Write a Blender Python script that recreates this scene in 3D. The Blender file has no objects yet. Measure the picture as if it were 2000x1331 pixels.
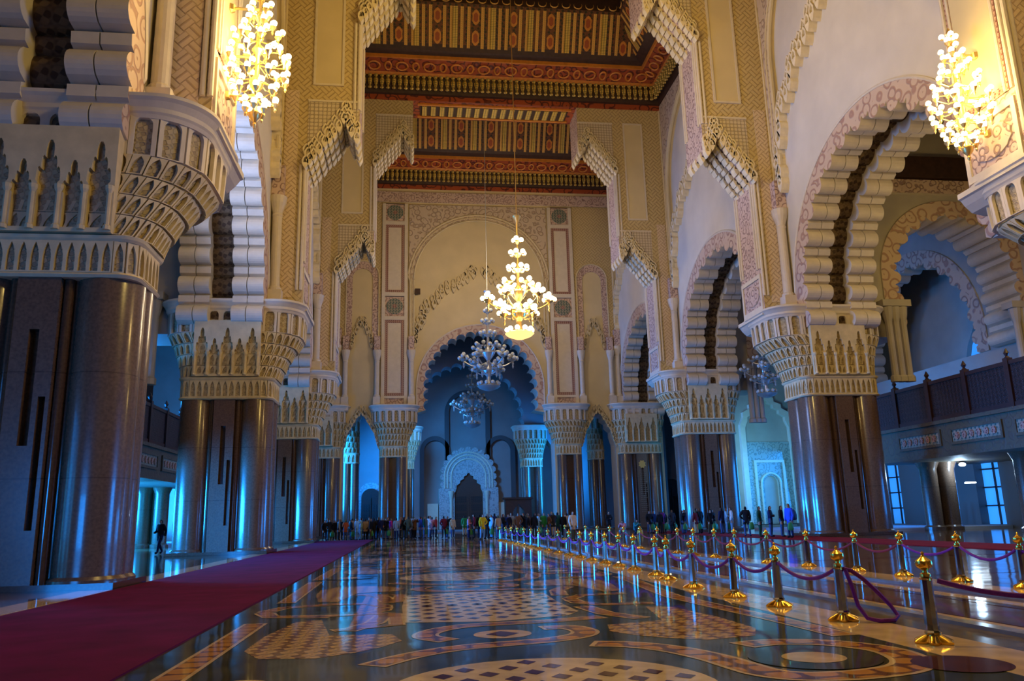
import bpy, math, random
from math import sin, cos, pi, radians, sqrt, atan2
from mathutils import Vector, Matrix
from mathutils.geometry import tessellate_polygon
random.seed(7)
SC = bpy.context.scene
COL = SC.collection
XC = 7.5                                   # axis of the nave; the nave runs along +Y

# ---------------------------------------------------------------- camera
yaw, pitch, roll = radians(7.63), radians(12.69), radians(-1.5)
fw = Vector((sin(yaw) * cos(pitch), cos(yaw) * cos(pitch), sin(pitch)))
rt = Vector((cos(yaw), -sin(yaw), 0)); up = rt.cross(fw)
r2 = rt * cos(roll) + up * sin(roll); u2 = -rt * sin(roll) + up * cos(roll)
cam_d = bpy.data.cameras.new('camera'); cam = bpy.data.objects.new('camera', cam_d); COL.objects.link(cam)
M = Matrix((r2, u2, -fw)).transposed().to_4x4(); M.translation = (0, 0, 1.4)
cam.matrix_world = M
cam_d.sensor_width = 36; cam_d.lens = 1541 / 2000 * 36; cam_d.clip_end = 500
SC.camera = cam

# ---------------------------------------------------------------- world, exposure
w = bpy.data.worlds.new('world'); SC.world = w; w.use_nodes = True
w.node_tree.nodes['Background'].inputs[0].default_value = (0.25, 0.3, 0.5, 1)
w.node_tree.nodes['Background'].inputs[1].default_value = 0.02
vs = SC.view_settings
vs.view_transform = 'Standard'; vs.look = 'None'; vs.gamma = 1; vs.use_curve_mapping = False; vs.exposure = 0.0
SC.cycles.use_denoising = True
SC.cycles.max_bounces = 7; SC.cycles.diffuse_bounces = 3; SC.cycles.glossy_bounces = 4
SC.cycles.sample_clamp_indirect = 6; SC.cycles.caustics_reflective = False; SC.cycles.caustics_refractive = False
SC.cycles.use_light_tree = True

# ---------------------------------------------------------------- lights
WARM = (1.0, 0.68, 0.19); BLUE = (0.01, 0.26, 1.0); PALE = (1.0, 0.76, 0.5)
def area(name, loc, target, sx, sy, energy, col, spread=180):
    l = bpy.data.lights.new(name, 'AREA'); l.shape = 'RECTANGLE'; l.size = sx; l.size_y = sy
    l.energy = energy; l.color = col; l.spread = radians(spread)
    o = bpy.data.objects.new(name, l); COL.objects.link(o); o.location = loc
    o.rotation_euler = (Vector(target) - Vector(loc)).to_track_quat('-Z', 'Y').to_euler()
    return o
def point(name, loc, energy, col, r=0.5):
    l = bpy.data.lights.new(name, 'POINT'); l.energy = energy; l.color = col; l.shadow_soft_size = r
    o = bpy.data.objects.new(name, l); COL.objects.link(o); o.location = loc; return o
# daylight through the side windows and doors (blue against the lamp light), plus added blue fills
for y, e in ((12, 250), (33.5, 17000), (54, 15000), (73, 7000)):
    area('daylight_left', (-22, y, 4.2), (0, y, 1.0), 9, 6, e, BLUE, 95)
for y, e in ((12, 1500), (33.5, 1500), (54, 1800), (73, 1800)):
    area('daylight_right', (37.3, y, 4.2), (10, y, 2.0), 9, 6, e, BLUE, 100)
area('daylight_behind_left', (-14, -4, 2.6), (-8, 30, .5), 8, 3.5, 350, BLUE, 70)
area('upper_left_fill', (-13, 33.5, 15), (22, 36, 24), 7, 6, 1500, (.35, .5, 1), 120)  # added pale blue fill for the upper right walls
point('aisle_blue_fill', (-17, 50, 8), 2500, BLUE, 2)  # unseen point lights added to brighten the left aisle
point('aisle_blue_fill', (-18, 52, 2.6), 1800, (.02, .36, 1), 1)
point('aisle_blue_fill', (-17, 68, 8), 1200, BLUE, 2)
area('daylight_hall_left', (-11.6, 87, 7), (14, 104, 6), 5, 8, 2000, BLUE, 70)
area('daylight_hall_right', (25, 94, 7), (4, 106, 6), 5, 8, 1700, BLUE, 80)
area('hall_back_fill', (-8, 106, 8), (14, 111.5, 5), 5, 9, 1500, (.05, .34, 1))  # added fill for the far wall and its doorway
area('daylight_hall_front', (-2, 86, 16), (9, 112, 7), 4, 4, 800, (.06, .36, 1), 60)
area('daylight_niche', (28.5, 66, 6), (34, 76, 6), 4, 6, 480, (0.12, 0.48, 0.8), 90)
# unseen fill lights added high in the nave, no chandelier there (chandeliers' own: chandelier())
point('nave_fill', (8.5, 12, 18), 4300, WARM, 1.5)
point('nave_fill', (7.5, 33, 27), 3600, WARM, 1.5)
point('nave_fill', (7.5, 70, 25), 2000, PALE, 1.5)  # added to brighten the end wall
point('aisle_lamp', (32, 33, 14), 900, WARM, 1.0)

# ---------------------------------------------------------------- materials
def nd(nt, t, **kw):
    n = nt.nodes.new(t)
    for k, v in kw.items():
        if k.startswith('i_'):
            n.inputs[int(k[2:])].default_value = v
        else: setattr(n, k, v)
    return n
def mth(nt, op, a, b=None, c=None):
    n = nt.nodes.new('ShaderNodeMath'); n.operation = op
    for i, s in enumerate((a, b, c)):
        if s is None: continue
        if isinstance(s, (int, float)): n.inputs[i].default_value = s
        else: nt.links.new(s, n.inputs[i])
    return n.outputs[0]
def field(nt, kind, vec, sc):
    """a 0..1 carving pattern over the surface's own coordinates, sc = cell size in metres"""
    L = nt.links
    sep = nd(nt, 'ShaderNodeSeparateXYZ'); L.new(vec, sep.inputs[0])
    u, v = sep.outputs[0], sep.outputs[1]
    k = 1.0 / sc
    if kind == 'meander':                      # diagonal basket of short bars
        p = mth(nt, 'MULTIPLY', mth(nt, 'ADD', u, v), .7071 * k); q = mth(nt, 'MULTIPLY', mth(nt, 'SUBTRACT', u, v), .7071 * k)
        par = mth(nt, 'MODULO', mth(nt, 'ABSOLUTE', mth(nt, 'ADD', mth(nt, 'FLOOR', p), mth(nt, 'FLOOR', q))), 2.0)
        a = mth(nt, 'ABSOLUTE', mth(nt, 'SINE', mth(nt, 'MULTIPLY', p, pi * 2))); b = mth(nt, 'ABSOLUTE', mth(nt, 'SINE', mth(nt, 'MULTIPLY', q, pi * 2)))
        return mth(nt, 'ADD', mth(nt, 'MULTIPLY', a, par), mth(nt, 'MULTIPLY', b, mth(nt, 'SUBTRACT', 1.0, par)))
    if kind == 'grid':
        a = mth(nt, 'ABSOLUTE', mth(nt, 'SINE', mth(nt, 'MULTIPLY', u, pi * k))); b = mth(nt, 'ABSOLUTE', mth(nt, 'SINE', mth(nt, 'MULTIPLY', v, pi * k)))
        return mth(nt, 'POWER', mth(nt, 'MULTIPLY', a, b), .6)
    if kind == 'star':
        a = mth(nt, 'SINE', mth(nt, 'MULTIPLY', u, 2 * pi * k)); b = mth(nt, 'SINE', mth(nt, 'MULTIPLY', v, 2 * pi * k))
        c = mth(nt, 'SINE', mth(nt, 'MULTIPLY', mth(nt, 'ADD', u, v), 2 * pi * k)); d = mth(nt, 'SINE', mth(nt, 'MULTIPLY', mth(nt, 'SUBTRACT', u, v), 2 * pi * k))
        return mth(nt, 'ADD', .5, mth(nt, 'MULTIPLY', .5, mth(nt, 'MULTIPLY', mth(nt, 'ADD', a, c), mth(nt, 'ADD', b, d))))
    if kind == 'arab':                         # scrolling leaf work
        nz = nd(nt, 'ShaderNodeTexNoise'); nz.inputs['Scale'].default_value = .9 * k; nz.inputs['Detail'].default_value = 1
        L.new(vec, nz.inputs['Vector'])
        mx = nd(nt, 'ShaderNodeMixRGB'); mx.inputs[0].default_value = .25 * sc; L.new(vec, mx.inputs[1]); L.new(nz.outputs['Color'], mx.inputs[2])
        vo = nd(nt, 'ShaderNodeTexVoronoi'); vo.inputs['Scale'].default_value = k * .9; L.new(mx.outputs[0], vo.inputs['Vector'])
        return mth(nt, 'ABSOLUTE', mth(nt, 'SINE', mth(nt, 'MULTIPLY', vo.outputs['Distance'], 7.0)))
    if kind == 'scale':
        r = mth(nt, 'MODULO', mth(nt, 'FLOOR', mth(nt, 'MULTIPLY', v, 2 * k)), 2.0)
        a = mth(nt, 'ABSOLUTE', mth(nt, 'SINE', mth(nt, 'ADD', mth(nt, 'MULTIPLY', u, pi * k), mth(nt, 'MULTIPLY', r, pi / 2))))
        b = mth(nt, 'FRACT', mth(nt, 'MULTIPLY', v, 2 * k))
        return mth(nt, 'MULTIPLY', a, b)
    return None
MATS = {}
def mat(name, col, rough=.7, metal=0.0, pat=None, sc=.5, col2=None, bump=.6, coord='UV', noise=.0, nsc=3.0, spec=.5, emit=None, joints=None, coat=0, ripple=0):
    if name in MATS: return MATS[name]
    m = bpy.data.materials.new(name); m.use_nodes = True; nt = m.node_tree; L = nt.links
    b = nt.nodes['Principled BSDF']
    b.inputs['Roughness'].default_value = rough; b.inputs['Metallic'].default_value = metal
    b.inputs['Specular IOR Level'].default_value = spec; b.inputs['Coat Weight'].default_value = coat; b.inputs['Coat Roughness'].default_value = .05
    tc = nd(nt, 'ShaderNodeTexCoord'); vec = tc.outputs[coord]
    rgb = nd(nt, 'ShaderNodeRGB'); rgb.outputs[0].default_value = (*col, 1); out = rgb.outputs[0]
    h = None
    if pat:
        f = field(nt, pat, vec, sc); h = f
        rmp = nd(nt, 'ShaderNodeMapRange'); rmp.inputs[1].default_value = .25; rmp.inputs[2].default_value = .6; L.new(f, rmp.inputs[0])
        mx = nd(nt, 'ShaderNodeMixRGB'); L.new(rmp.outputs[0], mx.inputs[0]); mx.inputs[1].default_value = (*(col2 or [c * .55 for c in col]), 1); L.new(out, mx.inputs[2]); out = mx.outputs[0]
        h = rmp.outputs[0]
    if noise:
        nz = nd(nt, 'ShaderNodeTexNoise'); nz.inputs['Scale'].default_value = nsc; nz.inputs['Detail'].default_value = 5; L.new(tc.outputs['Object'], nz.inputs['Vector'])
        mr = nd(nt, 'ShaderNodeMapRange'); mr.inputs[1].default_value = .3; mr.inputs[2].default_value = .7; mr.inputs[3].default_value = 1 - noise; mr.inputs[4].default_value = 1 + noise; L.new(nz.outputs[0], mr.inputs[0])
        mx = nd(nt, 'ShaderNodeMixRGB', blend_type='MULTIPLY'); mx.inputs[0].default_value = 1; L.new(out, mx.inputs[1]); L.new(mr.outputs[0], mx.inputs[2]); out = mx.outputs[0]
    if joints:                                   # fine dark joints every `joints` metres of height
        sep = nd(nt, 'ShaderNodeSeparateXYZ'); L.new(tc.outputs['Object'], sep.inputs[0])
        fr = mth(nt, 'FRACT', mth(nt, 'DIVIDE', sep.outputs[2], joints)); g = mth(nt, 'GREATER_THAN', fr, .012)
        mx = nd(nt, 'ShaderNodeMixRGB', blend_type='MULTIPLY'); mx.inputs[0].default_value = .35; L.new(out, mx.inputs[1]); L.new(g, mx.inputs[2]); out = mx.outputs[0]
    L.new(out, b.inputs['Base Color'])
    if h is not None and bump:
        bp = nd(nt, 'ShaderNodeBump'); bp.inputs['Strength'].default_value = bump; bp.inputs['Distance'].default_value = .06; L.new(h, bp.inputs['Height']); L.new(bp.outputs[0], b.inputs['Normal'])
    if ripple:
        mp = nd(nt, 'ShaderNodeMapping'); mp.inputs['Scale'].default_value = (.9, .9, .9); L.new(tc.outputs['Object'], mp.inputs[0])
        nz = nd(nt, 'ShaderNodeTexNoise'); nz.inputs['Scale'].default_value = 1.1; nz.inputs['Detail'].default_value = 1.5; L.new(mp.outputs[0], nz.inputs['Vector'])
        bp = nd(nt, 'ShaderNodeBump'); bp.inputs['Strength'].default_value = ripple; bp.inputs['Distance'].default_value = .05; L.new(nz.outputs[0], bp.inputs['Height']); L.new(bp.outputs[0], b.inputs['Normal'])
    if emit:
        b.inputs['Emission Color'].default_value = (*emit[0], 1); b.inputs['Emission Strength'].default_value = emit[1]
    MATS[name] = m; return m
CREAM = (.62, .51, .30)
plain = mat('plain_plaster', CREAM, .75, noise=.06, nsc=.6)
white = mat('pale_stone', (.64, .56, .44), .6, noise=.05)
meander = mat('carved_meander', (.56, .43, .21), .8, pat='meander', sc=.5, col2=(.40, .29, .13), bump=.5)
meander2 = mat('carved_small_meander', (.66, .52, .36), .8, pat='meander', sc=.42, col2=(.48, .35, .23), bump=.5)
grid = mat('carved_grid', (.60, .50, .36), .8, pat='grid', sc=.24, col2=(.40, .32, .22), bump=.6)
arab = mat('carved_leaves', (.58, .46, .33), .8, pat='arab', sc=.5, col2=(.42, .31, .22), bump=.8)
arab2 = mat('carved_fine_leaves', (.60, .44, .36), .8, pat='arab', sc=.34, col2=(.34, .22, .19), bump=.7)
pinkband = mat('carved_pink_leaves', (.56, .42, .32), .8, pat='arab', sc=.55, col2=(.38, .23, .18), bump=.6)
zellij = mat('green_mosaic', (.30, .27, .20), .4, pat='star', sc=.30, col2=(.03, .09, .08), bump=.2)
redborder = mat('red_mosaic_border', (.42, .26, .20), .5, pat='star', sc=.22, col2=(.14, .03, .025), bump=.2)
capmat = mat('capital_plaster', (.60, .49, .29), .75, noise=.12, nsc=2.5)
stalm = mat('stalactite_plaster', (.74, .63, .42), .7, noise=.1, nsc=3)
wallp = mat('side_wall_plaster', (.63, .57, .47), .75, noise=.06, nsc=.6)
capcarv = mat('capital_carving', (.50, .40, .23), .8, pat='star', sc=.3, col2=(.36, .28, .16), bump=.7)
granite = mat('brown_granite', (.12, .072, .046), .24, noise=.22, nsc=14, joints=2.6, coat=.3)
granite_d = mat('dark_granite', (.075, .042, .026), .13, noise=.22, nsc=14, joints=2.6, coat=.3)
wood = mat('dark_wood', (.034, .011, .008), .45, noise=.3, nsc=6)
woodlat = mat('wood_lattice', (.030, .010, .008), .5, pat='star', sc=.28, col2=(.008, .003, .003), bump=.6)
gold = mat('polished_brass', (.83, .52, .10), .22, 1.0)
chrome = mat('polished_steel', (.52, .52, .50), .10, 1.0)
brass_d = mat('chandelier_brass', (.85, .60, .22), .3, .8)
globe_lit = mat('lit_globe', (1, .95, .8), .3, emit=((1.0, .78, .42), 7.0))
globe_off = mat('glass_globe', (.60, .66, .68), .1, spec=.8)
lacu = mat('ceiling_ribs', (.80, .47, .11), .5, pat='star', sc=.22, col2=(.56, .28, .05), bump=.3)
ceil_dark = mat('ceiling_dark_wood', (.045, .018, .010), .6, noise=.3)
ceil_red = mat('ceiling_red_paint', (.36, .07, .02), .55, pat='arab', sc=.6, col2=(.09, .014, .010), bump=.3)
ceil_orange = mat('ceiling_orange_trim', (.62, .23, .035), .5, noise=.15)
ceil_leaf = mat('ceiling_medallion_paint', (.17, .055, .02), .6, pat='star', sc=.5, col2=(.03, .022, .012), bump=.3)
ceil_gold = mat('ceiling_gold_paint', (.75, .50, .10), .45, pat='grid', sc=.2, col2=(.22, .17, .04), bump=.4)
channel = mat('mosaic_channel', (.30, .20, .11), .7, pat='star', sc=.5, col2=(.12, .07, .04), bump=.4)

# ---------------------------------------------------------------- mesh builder
class MB:
    def __init__(s): s.v = []; s.f = []; s.m = []; s.uv = []; s.mats = []
    def mi(s, m):
        if m not in s.mats: s.mats.append(m)
        return s.mats.index(m)
    def face(s, pts, m, uv=None):
        b = len(s.v); s.v += [tuple(p) for p in pts]; s.f.append(tuple(range(b, b + len(pts)))); s.m.append(s.mi(m))
        s.uv.append(uv or [(0, 0)] * len(pts))
    def ext(s, outer, holes, P, d0, d1, m, side=None, back=True, front=True):
        """extrude a 2-D polygon (with holes) given in (u,v) from depth d0 (seen) to d1; P(u,v,d)->xyz"""
        side = side or m
        loops = [outer] + list(holes)
        flat = [p for l in loops for p in l]
        tris = tessellate_polygon([[Vector((p[0], p[1], 0)) for p in l] for l in loops])
        for dd, on in ((d0, front), (d1, back)):
            if not on: continue
            b = len(s.v); s.v += [tuple(P(p[0], p[1], dd)) for p in flat]
            for t in tris:
                s.f.append(tuple(b + i for i in t)); s.m.append(s.mi(m)); s.uv.append([flat[i] for i in t])
        for l in loops:
            n = len(l); acc = 0
            b = len(s.v)
            for p in l: s.v += [tuple(P(p[0], p[1], d0)), tuple(P(p[0], p[1], d1))]
            for i in range(n):
                j = (i + 1) % n; ln = math.dist(l[i], l[j])
                s.f.append((b + 2 * i, b + 2 * i + 1, b + 2 * j + 1, b + 2 * j)); s.m.append(s.mi(side))
                s.uv.append([(acc, d0), (acc, d1), (acc + ln, d1), (acc + ln, d0)]); acc += ln
    def box(s, x0, x1, y0, y1, z0, z1, m):
        P = lambda u, v, d: (u, d, v)
        s.ext([(x0, z0), (x1, z0), (x1, z1), (x0, z1)], [], P, y0, y1, m)
    def loft(s, rings, m, cap=True, closed=True):
        """rings: list of equally long xyz loops"""
        n = len(rings[0]); b = len(s.v); acc = 0
        for r in rings: s.v += [tuple(p) for p in r]
        per = [0]
        for i in range(n): per.append(per[-1] + math.dist(rings[0][i], rings[0][(i + 1) % n]))
        hh = [0]
        for a, c in zip(rings, rings[1:]): hh.append(hh[-1] + math.dist(a[0], c[0]))
        for k in range(len(rings) - 1):
            mm = m[k] if isinstance(m, list) else m
            for i in range(n if closed else n - 1):
                j = (i + 1) % n
                s.f.append((b + k * n + i, b + k * n + j, b + (k + 1) * n + j, b + (k + 1) * n + i)); s.m.append(s.mi(mm))
                s.uv.append([(per[i], hh[k]), (per[i + 1], hh[k]), (per[i + 1], hh[k + 1]), (per[i], hh[k + 1])])
        if cap and closed:
            m0 = m[0] if isinstance(m, list) else m; m1 = m[-1] if isinstance(m, list) else m
            s.f.append(tuple(b + i for i in reversed(range(n)))); s.m.append(s.mi(m0)); s.uv.append([(0, 0)] * n)
            k = (len(rings) - 1) * n
            s.f.append(tuple(b + k + i for i in range(n))); s.m.append(s.mi(m1)); s.uv.append([(0, 0)] * n)
    def lathe(s, prof, m, c=(0, 0, 0), n=16, squash=1):
        rings = [[(c[0] + r * cos(2 * pi * i / n), c[1] + r * squash * sin(2 * pi * i / n), c[2] + z) for i in range(n)] for r, z in prof]
        s.loft(rings, m)
    def tube(s, pts, r, m, n=6, closed=False):
        pts = [Vector(p) for p in pts]; rings = []
        for i, p in enumerate(pts):
            a = pts[i - 1] if i or closed else p; c = pts[(i + 1) % len(pts)] if (i < len(pts) - 1 or closed) else p
            t = (c - a).normalized() if (c - a).length else Vector((0, 0, 1))
            q = t.cross(Vector((0, 0, 1)))
            q = q.normalized() if q.length > .05 else Vector((1, 0, 0))
            w_ = t.cross(q)
            rr = r[i] if isinstance(r, (list, tuple)) else r
            rings.append([p + q * rr * cos(2 * pi * k / n) + w_ * rr * sin(2 * pi * k / n) for k in range(n)])
        if closed: rings.append(rings[0])
        s.loft(rings, m, cap=not closed)
    def ball(s, c, r, m, n=8, k=5, sz=1):
        s.lathe([(r * sin(pi * i / k) + 1e-4, -r * sz * cos(pi * i / k)) for i in range(k + 1)], m, c, n)
    def build(s, name, parent=None, smooth=False, label=None, cat=None, group=None, kind=None, loc=None):
        me = bpy.data.meshes.new(name); me.from_pydata(s.v, [], s.f)
        for m in s.mats: me.materials.append(m)
        me.polygons.foreach_set('material_index', s.m)
        uvl = me.uv_layers.new(name='uv'); flat = [c for f in s.uv for p in f for c in p]
        uvl.data.foreach_set('uv', flat)
        if smooth:
            me.polygons.foreach_set('use_smooth', [True] * len(me.polygons))
            me.validate(); me.update()
            try: me.set_sharp_from_angle(angle=radians(40))
            except Exception: pass
        me.update()
        o = bpy.data.objects.new(name, me); COL.objects.link(o)
        if parent: o.parent = parent
        if loc: o.location = loc
        tag(o, label, cat, group, kind); return o
def tag(o, label=None, cat=None, group=None, kind=None):
    if label: o['label'] = label
    if cat: o['category'] = cat
    if group: o['group'] = group
    if kind: o['kind'] = kind
    return o
def empty(name, loc=(0, 0, 0), label=None, cat=None, group=None, kind=None, rz=0):
    o = bpy.data.objects.new(name, None); COL.objects.link(o); o.location = loc; o.rotation_euler = (0, 0, rz)
    return tag(o, label, cat, group, kind)
def copy_tree(o, parent=None):
    c = o.copy(); COL.objects.link(c); c.parent = parent
    for ch in [k for k in o.children]: copy_tree(ch, c)
    return c
def rect(a, b, c, d): return [(a, c), (b, c), (b, d), (a, d)]
def arc(cx, cz, r, a0, a1, n): return [(cx + r * cos(a0 + (a1 - a0) * i / n), cz + r * sin(a0 + (a1 - a0) * i / n)) for i in range(n + 1)]
def PY(s):   # plane facing the camera: u = distance from the nave axis on side s, v = height, d = Y
    return lambda u, v, d: (XC + s * u, d, v)
def PXs(s):  # plane facing the axis: u = Y, v = height, d = distance from the axis
    return lambda u, v, d: (XC + s * d, u, v)

def cells(mb, path, P, d, m, rows=3, step=.34, size=.32, thick=.35, droop=.5, out=0):
    """muqarnas fringe: staggered rows of small hooded cells with drop tips along a 2-D path (u,v), standing `thick` proud of depth d"""
    pts = []
    for (a, b) in zip(path, path[1:]):
        n = max(1, int(math.dist(a, b) / step))
        pts += [(a[0] + (b[0] - a[0]) * i / n, a[1] + (b[1] - a[1]) * i / n) for i in range(n)]
    pts.append(path[-1])
    for r in range(rows):
        for i, (u, v) in enumerate(pts):
            if r % 2 and i + 1 < len(pts): u = (u + pts[i + 1][0]) / 2; v = (v + pts[i + 1][1]) / 2
            if out:
                a, b = pts[max(i - 1, 0)], pts[min(i + 1, len(pts) - 1)]; tx, ty = b[0] - a[0], b[1] - a[1]; l_ = math.hypot(tx, ty) or 1
                nx, ny = -ty / l_, tx / l_
                if nx * out + ny < 0: nx, ny = -nx, -ny
                jut = r * size * .95 + (.25 if (i // 2) % 2 else 0)
                u += nx * jut; v += ny * jut
            else: v = v + r * size * 1.15 + (.12 if i % 4 == 0 else 0)
            t = thick * (1 - r / (rows + .6)); h = size * .5
            prof = [(u - h, v - size * .1), (u - h * .45, v - size * .75), (u, v - size * droop * 2.1), (u + h * .45, v - size * .75), (u + h, v - size * .1), (u + h, v + size * .55), (u + h * .5, v + size * .95), (u, v + size * 1.25), (u - h * .5, v + size * .95), (u - h, v + size * .55)]
            hole = [(u - h * .55, v), (u + h * .55, v), (u + h * .55, v + size * .45), (u, v + size * .95), (u - h * .55, v + size * .45)]
            mb.ext(prof, [hole], P, d - t, d, m, back=False)

# ---------------------------------------------------------------- floor
fl_base = mat('floor_green_marble', (.060, .062, .038), .07, noise=.5, nsc=1.6, ripple=.12, spec=.42)
fl_brown = mat('floor_brown_marble', (.14, .080, .036), .08, noise=.35, nsc=1.2, ripple=.14, spec=.5)
fl_beige = mat('floor_beige_inlay', (.70, .48, .24), .07, noise=.2, nsc=3, ripple=.10)
fl_amber = mat('floor_amber_inlay', (.60, .27, .05), .07, pat='grid', sc=.34, col2=(.14, .045, .03), bump=0, ripple=.10)
fl_check = mat('floor_checker_inlay', (.72, .54, .32), .07, pat=None, noise=.2, nsc=3, ripple=.10)
fl_tiles = mat('floor_tile_mosaic', (.64, .40, .15), .07, pat='star', sc=.26, col2=(.20, .08, .035), bump=0, ripple=.10)
fl_maroon = mat('floor_maroon_inlay', (.11, .038, .03), .07, noise=.3, nsc=4, ripple=.10)
fl_green = mat('floor_speckled_strip', (.16, .12, .05), .12, noise=.5, nsc=9)
fl_edge = mat('kerb_stone', (.30, .28, .27), .15, noise=.2)
mb = MB()
PF = lambda u, v, d: (u, v, d)
mb.ext(rect(-26, 42, -14, 126), [], PF, 0, -.3, fl_brown)
mb.ext(rect(-2.75, 5.1, -6, 62), [], PF, .004, 0, fl_base, back=False)
mb.ext(rect(-7.6, -6.9, -6, 81), [], PF, .004, 0, fl_beige, back=False)
mb.ext(rect(-12.2, -7.6, 24.8, 42), [], PF, .003, 0, fl_base, back=False)
def flat(poly, m, lev=1):
    mb.ext(poly, [], PF, .004 + .002 * lev, .003, m, back=False)
def smooth_path(p, k=4):
    out = []
    for i in range(len(p) - 1):
        a, b, c, d = p[max(i - 1, 0)], p[i], p[i + 1], p[min(i + 2, len(p) - 1)]
        for t in range(k):
            t /= k
            out.append(tuple(.5 * (2 * b[j] + (c[j] - a[j]) * t + (2 * a[j] - 5 * b[j] + 4 * c[j] - d[j]) * t * t + (3 * b[j] - a[j] - 3 * c[j] + d[j]) * t ** 3) for j in (0, 1)))
    return out + [p[-1]]
BZ = [0]
def band(path, wid, fx, fy, inner=fl_amber, sm=True):
    BZ[0] += 1; p = smooth_path(path) if sm else path
    for ww, m, lev in ((wid, fl_beige, 1), (wid * .72, inner, 2)):
        pts = []
        for i, q in enumerate(p):
            a = p[max(i - 1, 0)]; c = p[min(i + 1, len(p) - 1)]
            t = Vector((c[0] - a[0], c[1] - a[1])).normalized(); nrm = Vector((-t.y, t.x)) * ww / 2
            ex = t * (wid - ww) / 2 * (1 if i == 0 else -1 if i == len(p) - 1 else 0)
            pts.append(((q[0] + nrm.x + ex.x, q[1] + nrm.y + ex.y), (q[0] - nrm.x + ex.x, q[1] - nrm.y + ex.y)))
        for a, c in zip(pts, pts[1:]):
            quad = [a[0], a[1], c[1], c[0]]
            z = .005 + .0016 * lev + .0002 * (BZ[0] % 7) + .00002 * len(mb.f) % .0001
            vv = [(*fxy, z) for fxy in [(fx(x), fy(y)) for x, y in quad]]
            mb.face(vv, m, [(fx(x), fy(y)) for x, y in quad])
def poly(pts, m, fx, fy, lev=1): mb.face([(fx(x), fy(y), .004 + .002 * lev) for x, y in pts], m, [(fx(x), fy(y)) for x, y in pts])
def disc(c, r, m, fx, fy, lev, ry=None, n=40): poly([(c[0] + r * cos(2 * pi * i / n), c[1] + (ry or r) * sin(2 * pi * i / n)) for i in range(n)], m, fx, fy, lev)
def diamonds(x0, x1, y0, y1, inside, fx, fy):
    st = .42; i = 0; y = y0
    while y < y1:
        x = x0 + (st / 2 if i % 2 else 0)
        while x < x1:
            if inside(x, y): poly([(x - .10, y), (x, y - .13), (x + .10, y), (x, y + .13)], fl_maroon, fx, fy, 2)
            x += st
        y += st / 2 * 1.25; i += 1
AX = 1.2
for rep in range(8):
    y0 = 7.0 + 13.7 * (rep // 2)
    fy = (lambda y, y0=y0: y0 + (y - 7.0)) if rep % 2 == 0 else (lambda y, y0=y0: y0 + 13.7 - (y - 7.0))
    ident = lambda x: x; mir = lambda x: 2 * AX - x
    if y0 > 60: break
    if rep % 2 == 0: disc((AX, 7.0), 1.42, fl_check, ident, fy, 1); diamonds(AX - 1.3, AX + 1.3, 5.6, 8.5, lambda x, y: math.hypot(x - AX, y - 7.0) < 1.28, ident, fy)
    poly([(-.06, 11.77), (1.2, 11.5), (2.31, 11.85), (2.55, 12.29), (2.5, 13.85), (-.1, 13.85)], fl_check, ident, fy)
    diamonds(0.1, 2.5, 11.95, 13.8, lambda x, y: y > 11.9, ident, fy)
    band([(-.36, 8.45), (.02, 8.94), (.53, 9.31), (1.18, 9.48), (1.65, 9.6), (2.05, 9.85), (2.18, 10.21), (2.05, 10.6), (1.7, 10.62)], .36, ident, fy)
    band([(2.73, 11.5), (1.98, 11.3), (1.34, 11.24), (.7, 11.13), (.31, 10.75), (.22, 10.3), (.49, 9.9)], .34, ident, fy)
    disc((1.16, 10.25), .36, fl_beige, ident, fy, 1); poly([(.95, 10.25), (1.16, 10.0), (1.37, 10.25), (1.16, 10.5)], fl_maroon, ident, fy, 2)
    for fx in (ident, mir):
        if rep % 2 == 0: disc((3.9, 7.7), .62, fl_base, fx, fy, 3); disc((3.9, 7.7), .3, fl_beige, fx, fy, 4)
        if fx is ident: band([(2.04, 9.18), (2.45, 8.98), (2.77, 8.59), (2.99, 8.01), (3.07, 7.56), (3.16, 7.13), (3.4, 6.89), (3.85, 6.84), (4.4, 7.0), (4.7, 7.38), (4.78, 7.98), (4.46, 8.5), (3.96, 8.7), (3.55, 8.6)], .40, fx, fy)
        poly([(3.66, 12.52), (4.02, 12.39), (4.22, 10.91), (4.24, 9.79), (3.98, 9.21), (3.37, 9.07), (2.98, 9.32), (2.72, 9.61), (2.47, 10.05), (2.59, 10.65), (3.4, 10.88)], fl_tiles, fx, fy)
        band([(4.62, 7.3), (4.58, 12.4)] if fx is mir else [(4.92, 8.9), (4.85, 10.4), (4.66, 12.4), (4.56, 13.85)], .34, fx, fy, sm=False)
        band([(2.74, 12.9), (2.87, 11.9), (3.21, 11.15)], .32, fx, fy, sm=False)
        band([(2.79, 13.85), (2.8, 13.5), (3.1, 13.05), (3.93, 12.95)], .3, fx, fy, sm=False)
    band([(-2.2, 13.85), (-2.29, 13.75), (-2.1, 13.2), (-1.15, 12.9)], .34, ident, fy, sm=False); band([(-.55, 13.1), (-.2, 12.9), (-.15, 11.6), (-1.0, 11.25)], .26, ident, fy, sm=False)
    if rep == 0: disc((4.98, 7.05), .42, fl_maroon, ident, fy, 3)
    poly([(-.81, 13.84), (-.44, 13.86), (-.43, 11.5), (-.8, 11.4)], fl_amber, ident, fy)
mb.ext(rect(5.1, 5.95, -6, 62), [], PF, .006, 0, fl_beige, back=False)
mb.ext(rect(5.95, 6.55, -6, 62), [], PF, .006, 0, fl_green, back=False)
mb.ext(rect(6.55, 6.75, -6, 62), [], PF, .05, 0, fl_edge, back=False)
for a, b in ((7.15, 7.28), (8.35, 8.48)): mb.ext(rect(a, b, -6, 62), [], PF, .004, 0, fl_maroon, back=False)
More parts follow.
